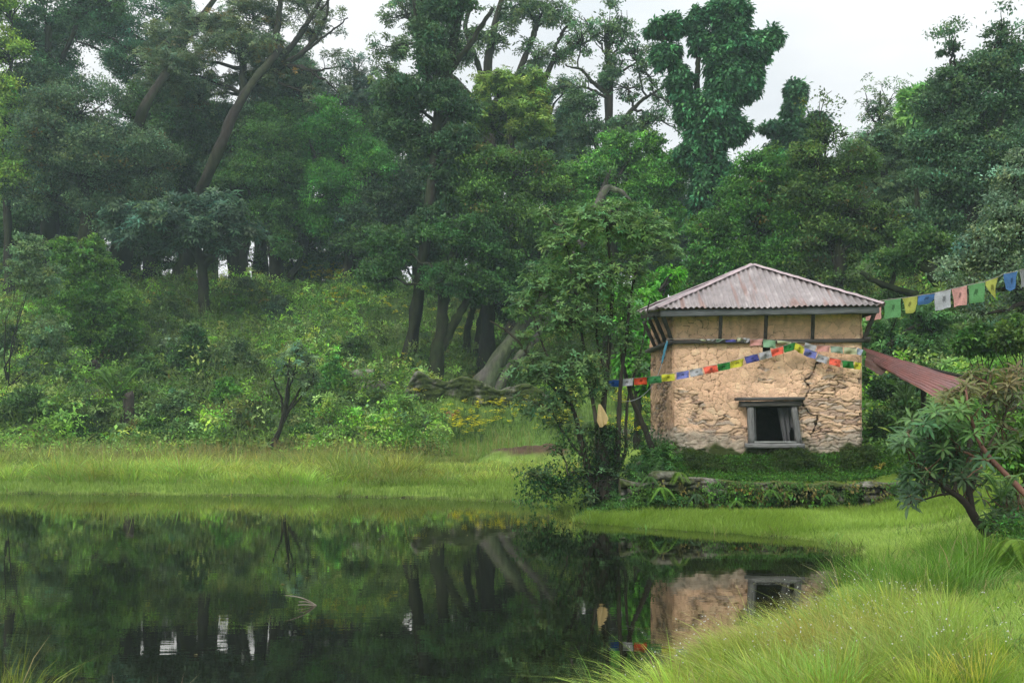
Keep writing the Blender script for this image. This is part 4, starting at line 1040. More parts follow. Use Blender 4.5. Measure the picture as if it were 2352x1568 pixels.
tree("rounded olive green tree right of the roof peak with sparse twigs on top", 36, [[(1920, 780, 34), (1925, 640, 26), (1915, 480, 16)]],
     [(1880, 380, 65, 55), (1950, 390, 60, 60), (1870, 460, 75, 60), (1960, 480, 80, 60), (1900, 560, 80, 60), (1980, 590, 70, 55), (1930, 660, 75, 45), (1860, 640, 60, 50, 1), (1900, 310, 40, 30, 0, .35), (2030, 520, 60, 60)], 'fine', .15, (.07, .115, .032), 'dark', twig=.7, dead=.04, extra=[[(1900, 340, 6), (1880, 290, 4), (1870, 270, 2)]])
tree("grey green tree with a bare twiggy leader on the right skyline", 44, [[(2060, 760, 36), (2050, 560, 28), (2030, 400, 18), (2018, 290, 8), (2022, 215, 3)]],
     [(2010, 330, 60, 45, 0, .8), (2020, 260, 40, 30, 0, .3), (2060, 290, 45, 40, 0, .6), (2090, 340, 60, 50), (1980, 400, 60, 50), (2060, 420, 80, 60), (1960, 340, 40, 30, 0, .4), (2100, 470, 70, 60)], 'whorl', .2, (.085, .12, .075), 'dark', per=28, twig=1.2,
     extra=[[(2018, 290, 7), (2030, 250, 4), (2050, 225, 2)], [(2018, 290, 6), (1995, 260, 4), (1990, 240, 2)]])
tree("massive dark grey green tree at the upper right edge", 37, [[(2230, 780, 60), (2215, 640, 48), (2225, 500, 36), (2220, 350, 24), (2200, 220, 12)], [(2215, 620, 26), (2120, 580, 20), (2070, 540, 12)], [(2220, 420, 20), (2290, 300, 14), (2310, 200, 8)]],
     [(2200, 190, 60, 50, 0, .8), (2260, 170, 60, 50, 0, .9), (2310, 130, 50, 50, 0, .8), (2170, 260, 70, 55), (2250, 270, 80, 65), (2330, 230, 60, 70), (2140, 350, 75, 60), (2230, 370, 85, 65), (2320, 360, 70, 70), (2160, 450, 85, 60), (2250, 470, 80, 60), (2180, 110, 25, 22, 0, .3), (2290, 80, 30, 22, 0, .3), (2120, 530, 80, 55), (2210, 550, 70, 50)],
     'fine', .165, (.06, .095, .055), 'dark', twig=.6, extra=[[(2200, 220, 8), (2195, 140, 5), (2180, 90, 2)], [(2290, 160, 8), (2285, 100, 5), (2300, 70, 2)]])
tree("dark shaded tree with thick mossy limbs behind the large flags", 30, [[(2210, 860, 60), (2195, 760, 46), (2180, 680, 40), (2130, 610, 30), (2070, 580, 20)], [(2185, 690, 30), (2240, 620, 22), (2270, 560, 14)], [(2190, 700, 20), (2040, 660, 14), (1990, 640, 10)]],
     [(2060, 600, 60, 35, 0, .8), (2130, 560, 70, 35, 0), (2050, 700, 60, 45, 1), (2110, 760, 70, 40, 1), (2000, 760, 70, 60, 1), (2250, 640, 60, 45, 1, .7), (2180, 800, 60, 40, 1, .8), (2040, 830, 70, 50, 0)], 'fine', .14, (.045, .085, .022), 'moss')
tree("silvery green small leaved tree hanging in from the right edge", 21, [[(2420, 860, 50), (2410, 700, 40), (2380, 560, 26), (2330, 500, 14)], [(2410, 700, 22), (2300, 620, 14), (2230, 600, 8)]],
     [(2330, 400, 50, 60, 0, .7), (2290, 490, 50, 50, 0, .8), (2340, 520, 60, 60), (2250, 560, 55, 40, 0, .8), (2310, 610, 65, 45), (2210, 600, 45, 30, 0, .6), (2230, 670, 55, 30, 0, .6), (2340, 690, 50, 60), (2180, 620, 30, 22, 0, .4), (2270, 720, 50, 30, 0, .4)],
     'fine', .095, (.10, .15, .10), 'brown', per=44, dens=.75, twig=.8, name='small_leaved_tree')
tree("thin young tree with sparse leaves on the ridge against the low sky gaps", 60, [[(540, 650, 10), (538, 600, 7), (542, 540, 4)], [(470, 650, 8), (474, 600, 5), (480, 560, 3)]],
     [(530, 585, 45, 28, 0, .22), (470, 600, 40, 28, 0, .25), (580, 600, 30, 25, 0, .3), (375, 600, 45, 30, 0, .5), (330, 590, 40, 35, 0, .7)], 'fine', .17, (.06, .11, .03), 'dark', name='sapling')
tree("bright large leaved sapling crown among the grey trees at upper right", 40, [[(2110, 600, 16), (2110, 420, 10), (2105, 250, 6)]],
     [(2100, 220, 30, 20, 0, .5), (2110, 260, 35, 25, 0, .6), (2120, 310, 30, 25, 0, .6)], 'whorl', .42, (.12, .24, .09), 'brown', per=28, name='sapling')
tree("broad leaved green tree in the gap between the waterside tree and the hut", 25, [[(1465, 960, 18), (1462, 860, 14), (1460, 760, 9)]],
     [(1450, 740, 35, 40), (1480, 700, 40, 40, 1), (1440, 830, 35, 40, 0, .8), (1475, 800, 30, 45, 0), (1430, 690, 40, 40, 1), (1480, 870, 25, 30, 0, .7), (1505, 655, 40, 35, 3), (1540, 640, 30, 25, 3)], 'ivy', .19, (.07, .17, .025), 'dark', per=30, name='small_leaved_tree')
tree("leafy dark tree right beside the hut wall above the iron sheet", 26, [[(2040, 930, 34), (2045, 850, 26), (2050, 780, 16)]],
     [(2040, 770, 60, 40), (2100, 800, 55, 35), (2010, 860, 50, 45), (2070, 880, 60, 40, 0, .8), (2130, 740, 60, 40), (1990, 920, 40, 30, 1, .8), (2180, 860, 60, 40, 1)], 'whorl', .16, (.045, .09, .03), 'dark', per=35, name='small_leaved_tree')
# lighter undergrowth crowns behind, same look for all
back = [(60, 470), (180, 540), (300, 430), (350, 380), (480, 360), (540, 340), (700, 480), (760, 560), (880, 500), (900, 380), (960, 460), (1050, 500), (1090, 330), (1180, 350), (1350, 520), (1480, 560), (1560, 600), (1680, 560), (1790, 620),
        (1900, 620), (2000, 560), (2100, 640), (2200, 700), (2300, 740), (1280, 380), (20, 560), (1500, 480), (60, 300), (430, 300), (650, 240), (700, 300), (850, 610), (950, 600), (1240, 600), (350, 300), (130, 380), (600, 420), (840, 330), (230, 420), (1600, 480), (1860, 480), (1960, 480), (2080, 420), (2180, 340), (2280, 320), (2330, 500), (2120, 560), (-20, 420), (90, 560)]
masters = []
for i, (x, y) in enumerate(back):
    if i < 3:
        o = tree("dark green background tree deep in the shaded forest", 62, [[(x, 1750, 40), (x, 640, 34), (x + 6, 560, 28), (x - 4, y, 16)]],
                 [(x - 50, y - 20, 60, 60), (x + 50, y, 60, 60), (x, y - 60, 60, 55), (x - 40, y + 60, 60, 50), (x + 45, y + 70, 55, 50)], 'fine', .22, [(.045, .085, .026), (.055, .10, .035), (.05, .085, .045)][i], 'dark',
                 group="background trees in the shaded forest", name="background_tree")
        masters.append((o, x, y, 62)); continue
    m, mx, my, md = masters[i % 3]
    d = 56 + 12 * rng.random()
    c = m.copy(); COL.objects.link(c)
    k = d / md * rng.uniform(.9, 1.1)
    q = W(x, y, d); z0 = W(mx, my, md)[2] - m.location.z
    c.location = (q[0], q[1], q[2] - z0 * k); c.rotation_euler = (0, 0, rng.uniform(-.8, .8) + (math.pi if rng.random() < .5 else 0)); c.scale = (k, k, k)
    for ch in m.children:
        cc_ = ch.copy(); COL.objects.link(cc_); cc_.parent = c


# ------------------------------------------------------------------ shrubs
def shrub(name, label, x, y, blobs, kind, L, col, d=None, per=30, dens=1.1, stems=4, bark='brown', cat='shrub', group='shrubs on the left slope', dead=0, parts=False):
    q = hit(x, y) if d is None else None
    if d is None: d = q[1]
    else: q = W(x, y, d); q[2] = float(ground(q[0], q[1]))
    cb = MB(); sb = MB()
    for bl in blobs:
        bx, by, rx, ry = bl[:4]; bd = bl[5] if len(bl) > 5 else 1; dd = bl[4] if len(bl) > 4 else 0
        C = W(bx, by, d + dd); R = np.array([rx, (rx + ry) / 2 * .9, ry]) / F * d
        cr = .16 * R.mean() + .05; n = int(max(6, dens * bd * 3.2 * np.pi * R[0] * R[2] / (cr * cr * 2.2)))
        dr = rand_unit(n); rr = rng.random(n) ** .4; lob = .8 + .4 * vnoise(dr[:, 0] * 2.4 + bx, dr[:, 2] * 2.4 + by, 6)
        clumps(cb, C + dr * (rr * lob)[:, None] * R, dr, np.full(n, cr), kind, L, col, per, dead)
        for _ in range(stems):
            e = C + rand_unit(1)[0] * R * .6
            P = wiggle(q - UP * .1, e, 8, .10); sb.tube(P, np.linspace(.012 + .03 * R.mean(), .006, 8), 5, C=np.array(BARK[bark]))
    o = empty(name, q, label, cat, group)
    sb.build("stem", M_bark, o); cb.build("foliage", M_leaf, o)
    return o


LM = (.085, .15, .035)
shrub("bush", "tall rounded bright tipped bush left of the dark rhododendron tree", 200, 840, [(150, 580, 40, 40), (200, 610, 60, 50), (230, 680, 75, 65), (170, 700, 75, 70), (250, 760, 70, 50), (180, 780, 70, 45), (280, 720, 40, 50), (215, 570, 25, 30, 0, .6)], 'fine', .14, (.085, .165, .03), stems=1, per=44)
shrub("leaning_shrub", "straggly grey leaved shrub on a dark leaning stem at the far left", 20, 885, [(70, 570, 40, 40, 0, .7), (90, 640, 50, 55, 0, .8), (60, 620, 35, 40, 0, .7), (110, 770, 50, 45, 0, .8), (150, 830, 50, 40, 0, .6), (90, 840, 45, 30, 0, .5)], 'fine', .13, (.12, .17, .09), stems=1, dens=.9, bark='dark', per=40)
tree("small dark leaning tree with bare stems standing at the meadow edge", 33.4, [[(620, 1030, 17), (640, 998, 12), (655, 955, 9), (665, 900, 6), (672, 840, 3)], [(650, 970, 7), (648, 920, 5), (645, 860, 3)], [(655, 955, 8), (680, 910, 6), (705, 860, 3)], [(658, 940, 5), (668, 890, 4), (690, 830, 2)], [(648, 975, 6), (675, 925, 4), (720, 880, 2)]],
     [(678, 805, 24, 18, 0, .5), (655, 835, 22, 18, 0, .35), (705, 830, 26, 18, 0, .5), (722, 868, 16, 14, 0, .5), (672, 862, 26, 16, 0, .25), (700, 880, 16, 10, 0, .3)], 'whorl', .15, (.075, .11, .07), 'dark', per=22, twig=1, thick=.4, name='small_leaning_tree', group='trees of the forest edge')
BL = [("dark glossy shrub below the leaning tree in the middle of the left slope", 440, 850, 60, 70, (.04, .08, .025), 'fine', .13),
      ("low dark rounded bush beside the yellow flowers on the upper slope", 635, 740, 42, 42, (.05, .08, .05), 'fine', .12),
      ("pale feathery bush in the middle of the slope", 400, 960, 60, 45, (.09, .14, .06), 'fine', .10),
      ("light green mound of shrub above the small leaning tree", 660, 800, 65, 45, (.085, .14, .04), 'fine', .12),
      ("bright lime leaved bush right of the small leaning tree", 765, 890, 40, 50, (.10, .22, .045), 'fine', .12),
      ("brownish low bush left of the small leaning tree", 560, 970, 55, 35, (.11, .12, .045), 'fine', .10),
      ("rounded grey green bush at the foot of the slope left of the earth mound", 965, 1005, 60, 35, (.085, .125, .045), 'fine', .10),
      ("olive bush on the slope below the dirt scar", 850, 960, 60, 45, (.085, .135, .035), 'fine', .11),
      ("dark bush tucked behind the lime leaved bush", 720, 960, 40, 35, (.035, .075, .02), 'fine', .12),
      ("broad pale bush at the foot of the slope below the stump", 420, 1005, 75, 30, (.09, .15, .045), 'fine', .10),
      ("bushy green mound under the far left shrub", 60, 960, 80, 50, (.055, .105, .03), 'fine', .12),
      ("dark low bush near the lower left corner of the slope", 190, 1000, 60, 35, (.04, .075, .02), 'fine', .11),
      ("green bush hiding the base of the dark rhododendron tree", 380, 740, 70, 45, (.06, .095, .03), 'fine', .12),
      ("soft olive bush below the ridge left of the mossy stems", 560, 700, 70, 45, (.075, .11, .04), 'fine', .12),
      ("mid slope bush with upright shoots left of the dark glossy shrub", 330, 880, 55, 45, (.06, .11, .03), 'fine', .12),
      ("greyish bush right of the dark glossy shrub", 540, 850, 60, 50, (.08, .12, .055), 'fine', .12),
      ("leafy bush at the left end of the crumbling wall", 810, 830, 50, 40, (.05, .09, .025), 'fine', .12),
      ("low bush right of the earth mound", 1075, 975, 30, 15, (.05, .10, .025), 'fine', .10),
      ("bright fresh green bush in the middle of the slope beside the pale feathery bush", 520, 915, 38, 32, (.085, .19, .035), 'fine', .12),
      ("dark green bush near the left edge above the yellow leaved plant", 25, 830, 45, 55, (.04, .07, .025), 'fine', .12),
      ("small bush on the slope right of the stump", 350, 1000, 35, 30, (.05, .11, .02), 'fine', .11),
      ("green bush at the foot of the slope under the small leaning tree", 690, 1015, 55, 28, (.05, .12, .02), 'fine', .10),]
for lb, x, y, rx, ry, col, kd, L in BL:
    shrub("bush", lb, x, y, [(x, y - ry * .5, rx * .75, ry * .8), (x - rx * .45, y - ry * .2, rx * .55, ry * .6), (x + rx * .45, y - ry * .25, rx * .6, ry * .6), (x + rx * .1, y - ry * 1.1, rx * .4, ry * .4, 0, .7)], kd, L, col, stems=2, dens=1.0, per=28)
for lb, x, y, rx, ry, col, d, L in [("dense low shrub on the bank right of the hut wall", 2030, 1000, 50, 50, (.06, .105, .03), 19.5, .09), ("pale grassy shrub on the bank under the iron sheet", 2090, 960, 70, 55, (.085, .13, .045), 20, .09),
                                   ("dark shrub in the shade under the iron sheet", 2060, 890, 60, 40, (.035, .07, .025), 22, .10), ("bright leafed shrub above the right rhododendron", 2250, 790, 60, 35, (.05, .11, .025), 19, .12),
                                   ("yellowish shrub at the right edge below the flags", 2330, 780, 50, 45, (.075, .115, .03), 18, .10), ("leafy shrub at the right edge beside the rhododendron", 2330, 1040, 60, 90, (.09, .17, .03), 13.5, .10),
                                   ("green shrub filling the bank behind the rhododendron", 2180, 1030, 70, 60, (.06, .11, .03), 16, .08)]:
    shrub("bush", lb, x, y + 40, [(x, y - ry * .3, rx * .75, ry * .8), (x - rx * .45, y, rx * .55, ry * .6), (x + rx * .45, y, rx * .6, ry * .6)], 'fine', L, col, d=d, stems=2, per=34, group='shrubs on the right bank')


# ------------------------------------------------------------------ the leafy shrub tree at the water's edge left of the hut
CD = 17.6
base = W(1385, 1165, CD); base[2] = .02
ct = empty("waterside_tree", base, "many stemmed leafy tree at the water's edge just left of the hut", "tree")
st_ = MB(); paths = [[(1392, 1172, 84), (1387, 1090, 58), (1380, 1000, 32), (1392, 900, 17), (1405, 780, 13), (1412, 660, 10), (1400, 540, 6), (1395, 480, 3)],
                     [(1370, 1150, 30), (1345, 1050, 20), (1325, 960, 14), (1295, 880, 10), (1255, 800, 7), (1235, 720, 4)],
                     [(1410, 1150, 32), (1418, 1050, 20), (1422, 960, 15), (1430, 850, 12), (1445, 720, 9), (1470, 600, 6), (1490, 500, 3)],
                     [(1380, 1100, 18), (1372, 980, 14), (1350, 860, 11), (1330, 740, 8), (1310, 620, 5), (1290, 520, 3)],
                     [(1400, 1100, 16), (1440, 1040, 12, .3), (1435, 980, 10, .3), (1440, 900, 8, .3), (1470, 780, 6, .2), (1490, 700, 4, .1)],
                     [(1500, 1035, 20, .4), (1480, 980, 18, .4), (1455, 925, 15, .3), (1438, 870, 12, .2), (1425, 800, 9)],
                     [(1345, 1050, 14), (1320, 1030, 9), (1295, 990, 6), (1275, 950, 4)],
                     [(1310, 930, 9), (1240, 860, 8), (1200, 800, 7), (1160, 760, 6), (1118, 737, 4)],
                     [(1395, 880, 9), (1370, 780, 7), (1372, 680, 5), (1385, 600, 3)],
                     [(1345, 1120, 10), (1320, 1080, 6), (1290, 1105, 5), (1255, 1120, 4), (1215, 1095, 2)], [(1320, 1085, 5), (1290, 1125, 3), (1250, 1145, 2), (1210, 1140, 1.5)], [(1260, 1120, 4), (1245, 1090, 3), (1235, 1075, 2)]]
SK = []
for p in paths:
    s = smooth_path(px_path(p, CD), 30); s[:, 3] *= .72; s[:, :3] += np.cumsum(rng.normal(0, .009, (30, 3)), 0) * np.linspace(0, 1, 30)[:, None]; st_.tube(s[:, :3], np.maximum(s[:, 3], .006), 9, C=np.array([.045, .04, .03]) * rng.uniform(.7, 1.2), rough=.09); SK.append(s)
SK = np.concatenate(SK)
# hanging moss strands on the lower trunk
for _ in range(46):
    q = SK[rng.integers(0, 60)][:3] + rng.normal(0, .08, 3) * [1, 1, 0]; l = rng.uniform(.15, .7); st_.tube(wiggle(q + [0, -.1, .3], q + [rng.normal(0, .05), -.12, .3 - l], 5, .06), .005, 3, C=np.array([.11, .11, .07]))
lf = MB()
CB = [(1400, 510, 100, 55), (1300, 560, 65, 55, 0, .8), (1480, 530, 75, 50, 0, .9), (1250, 490, 25, 25, 0, .5), (1340, 500, 50, 35, 0, .7), (1530, 570, 40, 30, 0, .5), (1250, 650, 65, 55, .1, .9), (1350, 640, 90, 60, -.2), (1450, 620, 60, 50, 0, .75), (1200, 700, 45, 30, 0, .6), (1300, 730, 80, 50, -.2), (1390, 740, 60, 60, 0, .7), (1215, 780, 40, 30, 0, .5),
      (1240, 850, 80, 38, -.2), (1330, 830, 70, 45, -.2, .9), (1180, 850, 35, 25, 0, .6), (1240, 930, 70, 35, -.1, .8), (1300, 900, 60, 40, 0, .7), (1370, 880, 50, 50, 0, .5), (1330, 990, 45, 30, 0, .5), (1285, 970, 50, 25, 0, .6), (1395, 1010, 25, 25, 0, .3), (1440, 790, 40, 45, 0, .6), (1445, 700, 45, 50, 0, .5), (1470, 840, 25, 40, 0, .4),
      (1230, 1085, 35, 14, 0, .5), (1300, 1120, 35, 16, 0, .35), (1340, 1090, 25, 30, 0, .5), (1275, 1030, 25, 18, 0, .2), (1400, 1100, 30, 30, -.2, .5), (1465, 480, 30, 20, 0, .4), (1360, 1140, 25, 20, -.2, .6)]
for bl in CB:
    x, y, rx, ry = bl[:4]; dd = bl[4] if len(bl) > 4 else 0; bd = bl[5] if len(bl) > 5 else 1
    C = W(x, y, CD + dd); R = np.array([rx, (rx + ry) * .55, ry]) / F * CD
    n = int(125 * bd * R[0] * R[2] / .16) + 4; dr = rand_unit(n); P = C + dr * (rng.random(n) ** .45)[:, None] * R
    # twig to each rosette
    j = np.argmin(((SK[:, :3] - (C - UP * .2)) ** 2).sum(1)); s0 = SK[j, :3]
    hub = wiggle(s0, C, 7, .12); st_.tube(hub, np.linspace(.016, .008, 7), 5, C=np.array([.08, .07, .055]))
    for q in range(0, n, 3):
        st_.tube(wiggle(hub[rng.integers(3, 7)], P[q], 5, .12), np.linspace(.006, .003, 5), 3, C=np.array([.09, .08, .06]))
    m = 6; i = np.repeat(np.arange(n), m); ax = norm(UP * .9 + dr * .6 + rng.normal(0, .3, (n, 3)))
    t1 = norm(np.cross(ax, [.3, .5, .8])); t2 = np.cross(ax, t1); ph = np.tile(np.arange(m) * 2 * np.pi / m, n) + np.repeat(rng.uniform(0, 6, n), m) + rng.normal(0, .2, n * m)
    D = norm(t1[i] * np.cos(ph)[:, None] + t2[i] * np.sin(ph)[:, None] + ax[i] * rng.uniform(.0, .7, (n * m, 1)))
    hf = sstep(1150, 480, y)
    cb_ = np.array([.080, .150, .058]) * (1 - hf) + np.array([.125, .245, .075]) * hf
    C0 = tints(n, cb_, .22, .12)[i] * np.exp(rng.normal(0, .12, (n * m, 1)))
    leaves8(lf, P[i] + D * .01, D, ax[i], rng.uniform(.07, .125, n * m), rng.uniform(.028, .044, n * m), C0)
kq = 330; qy = rng.uniform(975, 1168, kq); qx = rng.normal(1388, 14 + (qy - 975) * .13, kq); qq = np.array([W(a_, b_, CD + rng.normal(0, .12)) for a_, b_ in zip(qx, qy)])
clumps(lf, qq, rand_unit(kq), np.full(kq, .11), 'ivy', .07, (.02, .045, .015), 12)
for _ in range(700):     # dark creeper and shoots round the base of the stems
    j = SK[rng.integers(0, len(SK))]
    if j[2] > 1.5: continue
    c_ = j[:3] + rng.normal(0, .10, 3) * [1.5, 1, 1]
    clumps(lf, c_[None], rand_unit(1), np.array([.11]), 'ivy', .075, (.03, .075, .022), 9)
st_.build("trunk", M_bark, ct); lf.build("crown", M_leaf, ct)

# ------------------------------------------------------------------ right rhododendron in the foreground
RD = 10.8
rb = W(2262, 1222, RD)
rh = empty("rhododendron_bush", rb, "long leaved rhododendron bush with reddish stems overhanging the lawn at the right", "shrub")
st_ = MB(); SK = []
for p, c in (([(2268, 1228, 22), (2240, 1190, 20), (2220, 1150, 16), (2190, 1130, 12), (2160, 1110, 9), (2120, 1080, 5)], (.05, .04, .035)), ([(2235, 1180, 14), (2225, 1120, 12), (2200, 1060, 9), (2185, 1000, 6), (2160, 950, 4)], (.05, .04, .035)),
             ([(2380, 1160, 16, -.6), (2340, 1120, 13, -.5), (2290, 1070, 11, -.4), (2250, 1020, 9, -.3), (2225, 950, 7, -.2), (2215, 900, 4, 0)], (.12, .06, .045)), ([(2290, 1070, 8, -.4), (2230, 1045, 6, -.2), (2170, 1020, 4)], (.12, .065, .045)),
             ([(2225, 1140, 10), (2260, 1040, 8, .3), (2270, 940, 6, .4), (2290, 870, 4, .4)], (.07, .05, .04)), ([(2260, 1040, 6, .3), (2310, 960, 5, .4), (2330, 880, 3, .4)], (.07, .05, .04)), ([(2195, 1130, 8), (2150, 1140, 5), (2100, 1155, 4), (2082, 1160, 3)], (.05, .04, .035)),
             ([(2265, 1225, 14), (2300, 1205, 10), (2345, 1180, 8), (2390, 1190, 5)], (.05, .04, .035)), ([(2200, 1060, 6), (2140, 1020, 4), (2100, 990, 3)], (.07, .05, .04)), ([(2240, 1200, 8), (2285, 1210, 7), (2310, 1230, 4)], (.04, .03, .025))):
    s = smooth_path(px_path(p, RD), 20); s[:, :3] += np.cumsum(rng.normal(0, .006, (20, 3)), 0) * np.linspace(0, 1, 20)[:, None]; st_.tube(s[:, :3], np.maximum(s[:, 3], .006), 8, C=np.array(c), rough=.06); SK.append(s[8:])
SK = np.concatenate(SK); lf = MB()
for (x, y, rx, ry, nR, dd, col) in ((2180, 900, 50, 28, 9, .1, (.14, .15, .05)), (2260, 880, 60, 30, 11, .4, (.14, .14, .045)), (2330, 870, 40, 30, 8, .5, (.14, .12, .05)), (2310, 930, 60, 40, 13, .4, (.085, .10, .04)), (2180, 950, 60, 30, 13, 0, (.085, .19, .05)),
                                 (2240, 960, 45, 40, 11, -.1, (.10, .22, .05)), (2130, 975, 50, 25, 10, -.1, (.08, .18, .06)), (2100, 1010, 45, 28, 10, 0, (.065, .14, .05)), (2170, 1010, 50, 30, 12, 0, (.07, .15, .045)), (2150, 1060, 55, 28, 12, 0, (.055, .125, .045)),
                                 (2220, 1050, 50, 30, 9, 0, (.055, .12, .05)), (2120, 1100, 45, 25, 10, 0, (.04, .09, .035)), (2095, 1150, 28, 18, 5, 0, (.055, .11, .06)), (2190, 1100, 50, 25, 8, .1, (.035, .07, .03)), (2270, 1120, 50, 50, 8, .4, (.06, .11, .035)),
                                 (2330, 1010, 40, 50, 8, .5, (.075, .14, .04)), (2340, 1130, 40, 50, 7, .3, (.07, .13, .035)), (2310, 1195, 45, 22, 7, 0, (.05, .10, .03))):
    for _ in range(int(nR * 1.15)):
        a = rng.uniform(0, 2 * np.pi); r = math.sqrt(rng.random()); q = W(x + rx * r * math.cos(a), y + ry * r * math.sin(a), RD + dd + rng.normal(0, .25))
        j = np.argmin(((SK[:, :3] - (q - UP * .1)) ** 2).sum(1)); P = wiggle(SK[j, :3], q, 6, .10); st_.tube(P, np.linspace(.010, .005, 6), 5, C=np.array([.14, .085, .055]))
        k = rng.integers(9, 13); ax = norm(UP * .9 + np.array([rng.normal(-.15, .35), rng.normal(-.35, .3), 0])); t1 = norm(np.cross(ax, [.3, .9, .2])); t2 = np.cross(ax, t1)
        ph = np.arange(k) * 2.399 + rng.uniform(0, 6); el = np.linspace(-.35, .75, k)
        D = norm(t1 * np.cos(ph)[:, None] + t2 * np.sin(ph)[:, None] + ax * el[:, None])
        cN = tints(1, col, .14, .08) * np.exp(rng.normal(0, .12, (k, 1)))
        leaves8(lf, np.tile(q, (k, 1)) + D * .012, D, np.tile(ax, (k, 1)), rng.uniform(.11, .18, k), rng.uniform(.032, .044, k), cN, droop=.35, fold=.22)
st_.build("stem", M_bark, rh); lf.build("foliage", M_leaf, rh)


# ------------------------------------------------------------------ ferns, stumps, odd plants
def fern(x, y, d, size, label, col=(.10, .22, .035), n=9, group='ferns', upr=1.0):
    q = W(x, y, d) if d else hit(x, y)
    mb = MB()
    if upr < .6: size *= .8; n = int(rng.integers(3, 7))
    for f in range(n):
        a = 2 * np.pi * f / n + rng.normal(0, .2); hd = np.array([math.cos(a), math.sin(a), 0]); l = size * rng.uniform(.75, 1.1)
        if upr < .6: hd = norm(np.array([(f / (n - 1) - .5) * 2.4 + rng.normal(0, .15), -.8, 0]))
        t = np.linspace(0, 1, 26); P = q + hd * (l * t[:, None] * (.62 if upr > .6 else .85)) + UP * (l * (1.55 * t - .85 * t ** 2.4) if upr > .6 else l * (.5 * t - 1.25 * t ** 1.8))[:, None]
        mb.tube(P, np.linspace(.006, .002, 26) * (size / .5), 3, C=np.array(col) * .7)
        T = norm(np.gradient(P, axis=0)); S_ = norm(np.cross(T, UP)); N_ = np.cross(S_, T)
        m = 40; u = np.linspace(.1, .99, m); Pi = np.stack([np.interp(u, t, P[:, k]) for k in range(3)], 1); Ti = np.stack([np.interp(u, t, T[:, k]) for k in range(3)], 1)
        ln = l * .24 * np.sin(np.pi * np.clip(u * .92 + .1, 0, 1)) ** .8 + .004
        for sg in (-1, 1):
            D = norm(S_[:m // 2].mean(0) * sg + Ti * .45); leaves8(mb, Pi, D, np.tile(UP, (m, 1)) * .9 + hd * .2, ln, l * .032 * np.ones(m), tints(m, col, .12, .05), droop=.2, fold=.1)
    return tag(mb.build("fern", M_leaf, origin=q), label, "fern", group)


fern(270, 925, None, 1.6, "large bright fern above the dark stump on the left slope", n=9, upr=1.1)
fern(225, 960, None, 1.1, "smaller fern left of the large bright fern", (.075, .16, .035))
fern(470, 1000, None, .6, "small fern at the foot of the slope below the pale bushes", (.07, .14, .03))
fern(1520, 1120, 16.7, .42, "bright drooping fern hanging at the left end of the retaining wall", (.11, .24, .03), upr=.5)
fern(1490, 1095, 16.9, .36, "dark fern under the tilted slab", (.06, .13, .03), upr=.5)
fern(1560, 1085, 16.8, .34, "yellow green fern on the terrace edge right of the tilted slab", (.12, .22, .03), upr=.5)
fern(1600, 1135, 16.7, .30, "bluish fern near the foot of the wall, left of centre", (.06, .12, .05), upr=.5)
fern(1690, 1150, 16.7, .24, "small fern at the foot of the wall below the window", (.09, .20, .03), upr=.5)
fern(1770, 1125, 16.7, .30, "fern with many pointed fronds on the wall below the hut's right half", (.08, .18, .03), upr=.5)
fern(1900, 1135, 16.7, .30, "low fern on the wall near its right end", (.06, .14, .03), upr=.5)
fern(2300, 1150, 10.0, .38, "pale green fern frond in front of the red stem at the right", (.12, .24, .06), upr=.9)
fern(2330, 1240, 9.6, .34, "yellow green fern at the right edge below the rhododendron", (.14, .24, .03), upr=.6)
fern(2080, 930, 18.5, .6, "fern on the bank below the iron sheet", (.08, .17, .03))
fern(2110, 1000, 17.8, .5, "small fern on the bank right of the hut corner", (.07, .15, .03))


def stump(x, y, wpx, hpx, label):
    q = hit(x, y); k = q[1] / F; mb = MB()
    z = np.linspace(-.2, 1, 12); r = (wpx / 2 * k) * (1.25 - .45 * np.clip(z, 0, 1)); P = np.stack([q[0] + .1 * z * k * wpx, q[1] + 0 * z, q[2] + z * hpx * k], 1)
    n0 = mb.n; mb.tube(P, r, 16, C=np.array([.05, .042, .035]), rough=.10)
    V = mb.V[-1]; topv = V[:, 2] > q[2] + hpx * k * .9; V[topv, 2] += rng.normal(0, .08 * hpx * k, topv.sum())
    return tag(mb.build("tree_stump", M_bark, origin=q), label, "stump", "stumps")


stump(294, 975, 24, 66, "dark broken tree stump standing below the large fern")
stump(213, 880, 30, 48, "mossy tree stump half hidden behind the smaller fern")
stump(200, 905, 16, 30, "short stump at the foot of the mossy stump")


def bigleaf(x, y, size, col, n, label, droop=.4):
    q = hit(x, y); mb = MB()
    size = size * .62
    for i in range(n * 3):
        a = 2.4 * i + rng.normal(0, .3); h = size * rng.uniform(.35, 1.3); e = q + np.array([math.cos(a) * h * .5, math.sin(a) * h * .5, h])
        mb.tube(wiggle(q, e, 6, .05), .012, 4, C=np.array(col) * .6)
        D = norm(np.array([[math.cos(a), math.sin(a), -.15]])); leaves8(mb, e[None], D + rng.normal(0, .3, (1, 3)), UP[None] + D * .2 + rng.normal(0, .2, (1, 3)), size * rng.uniform(.3, .6), size * rng.uniform(.16, .3), tints(1, col, .15, .08), droop=droop)
    return tag(mb.build("broad_leaved_plant", M_leaf, origin=q), label, "plant", "broad leaved plants on the slope")


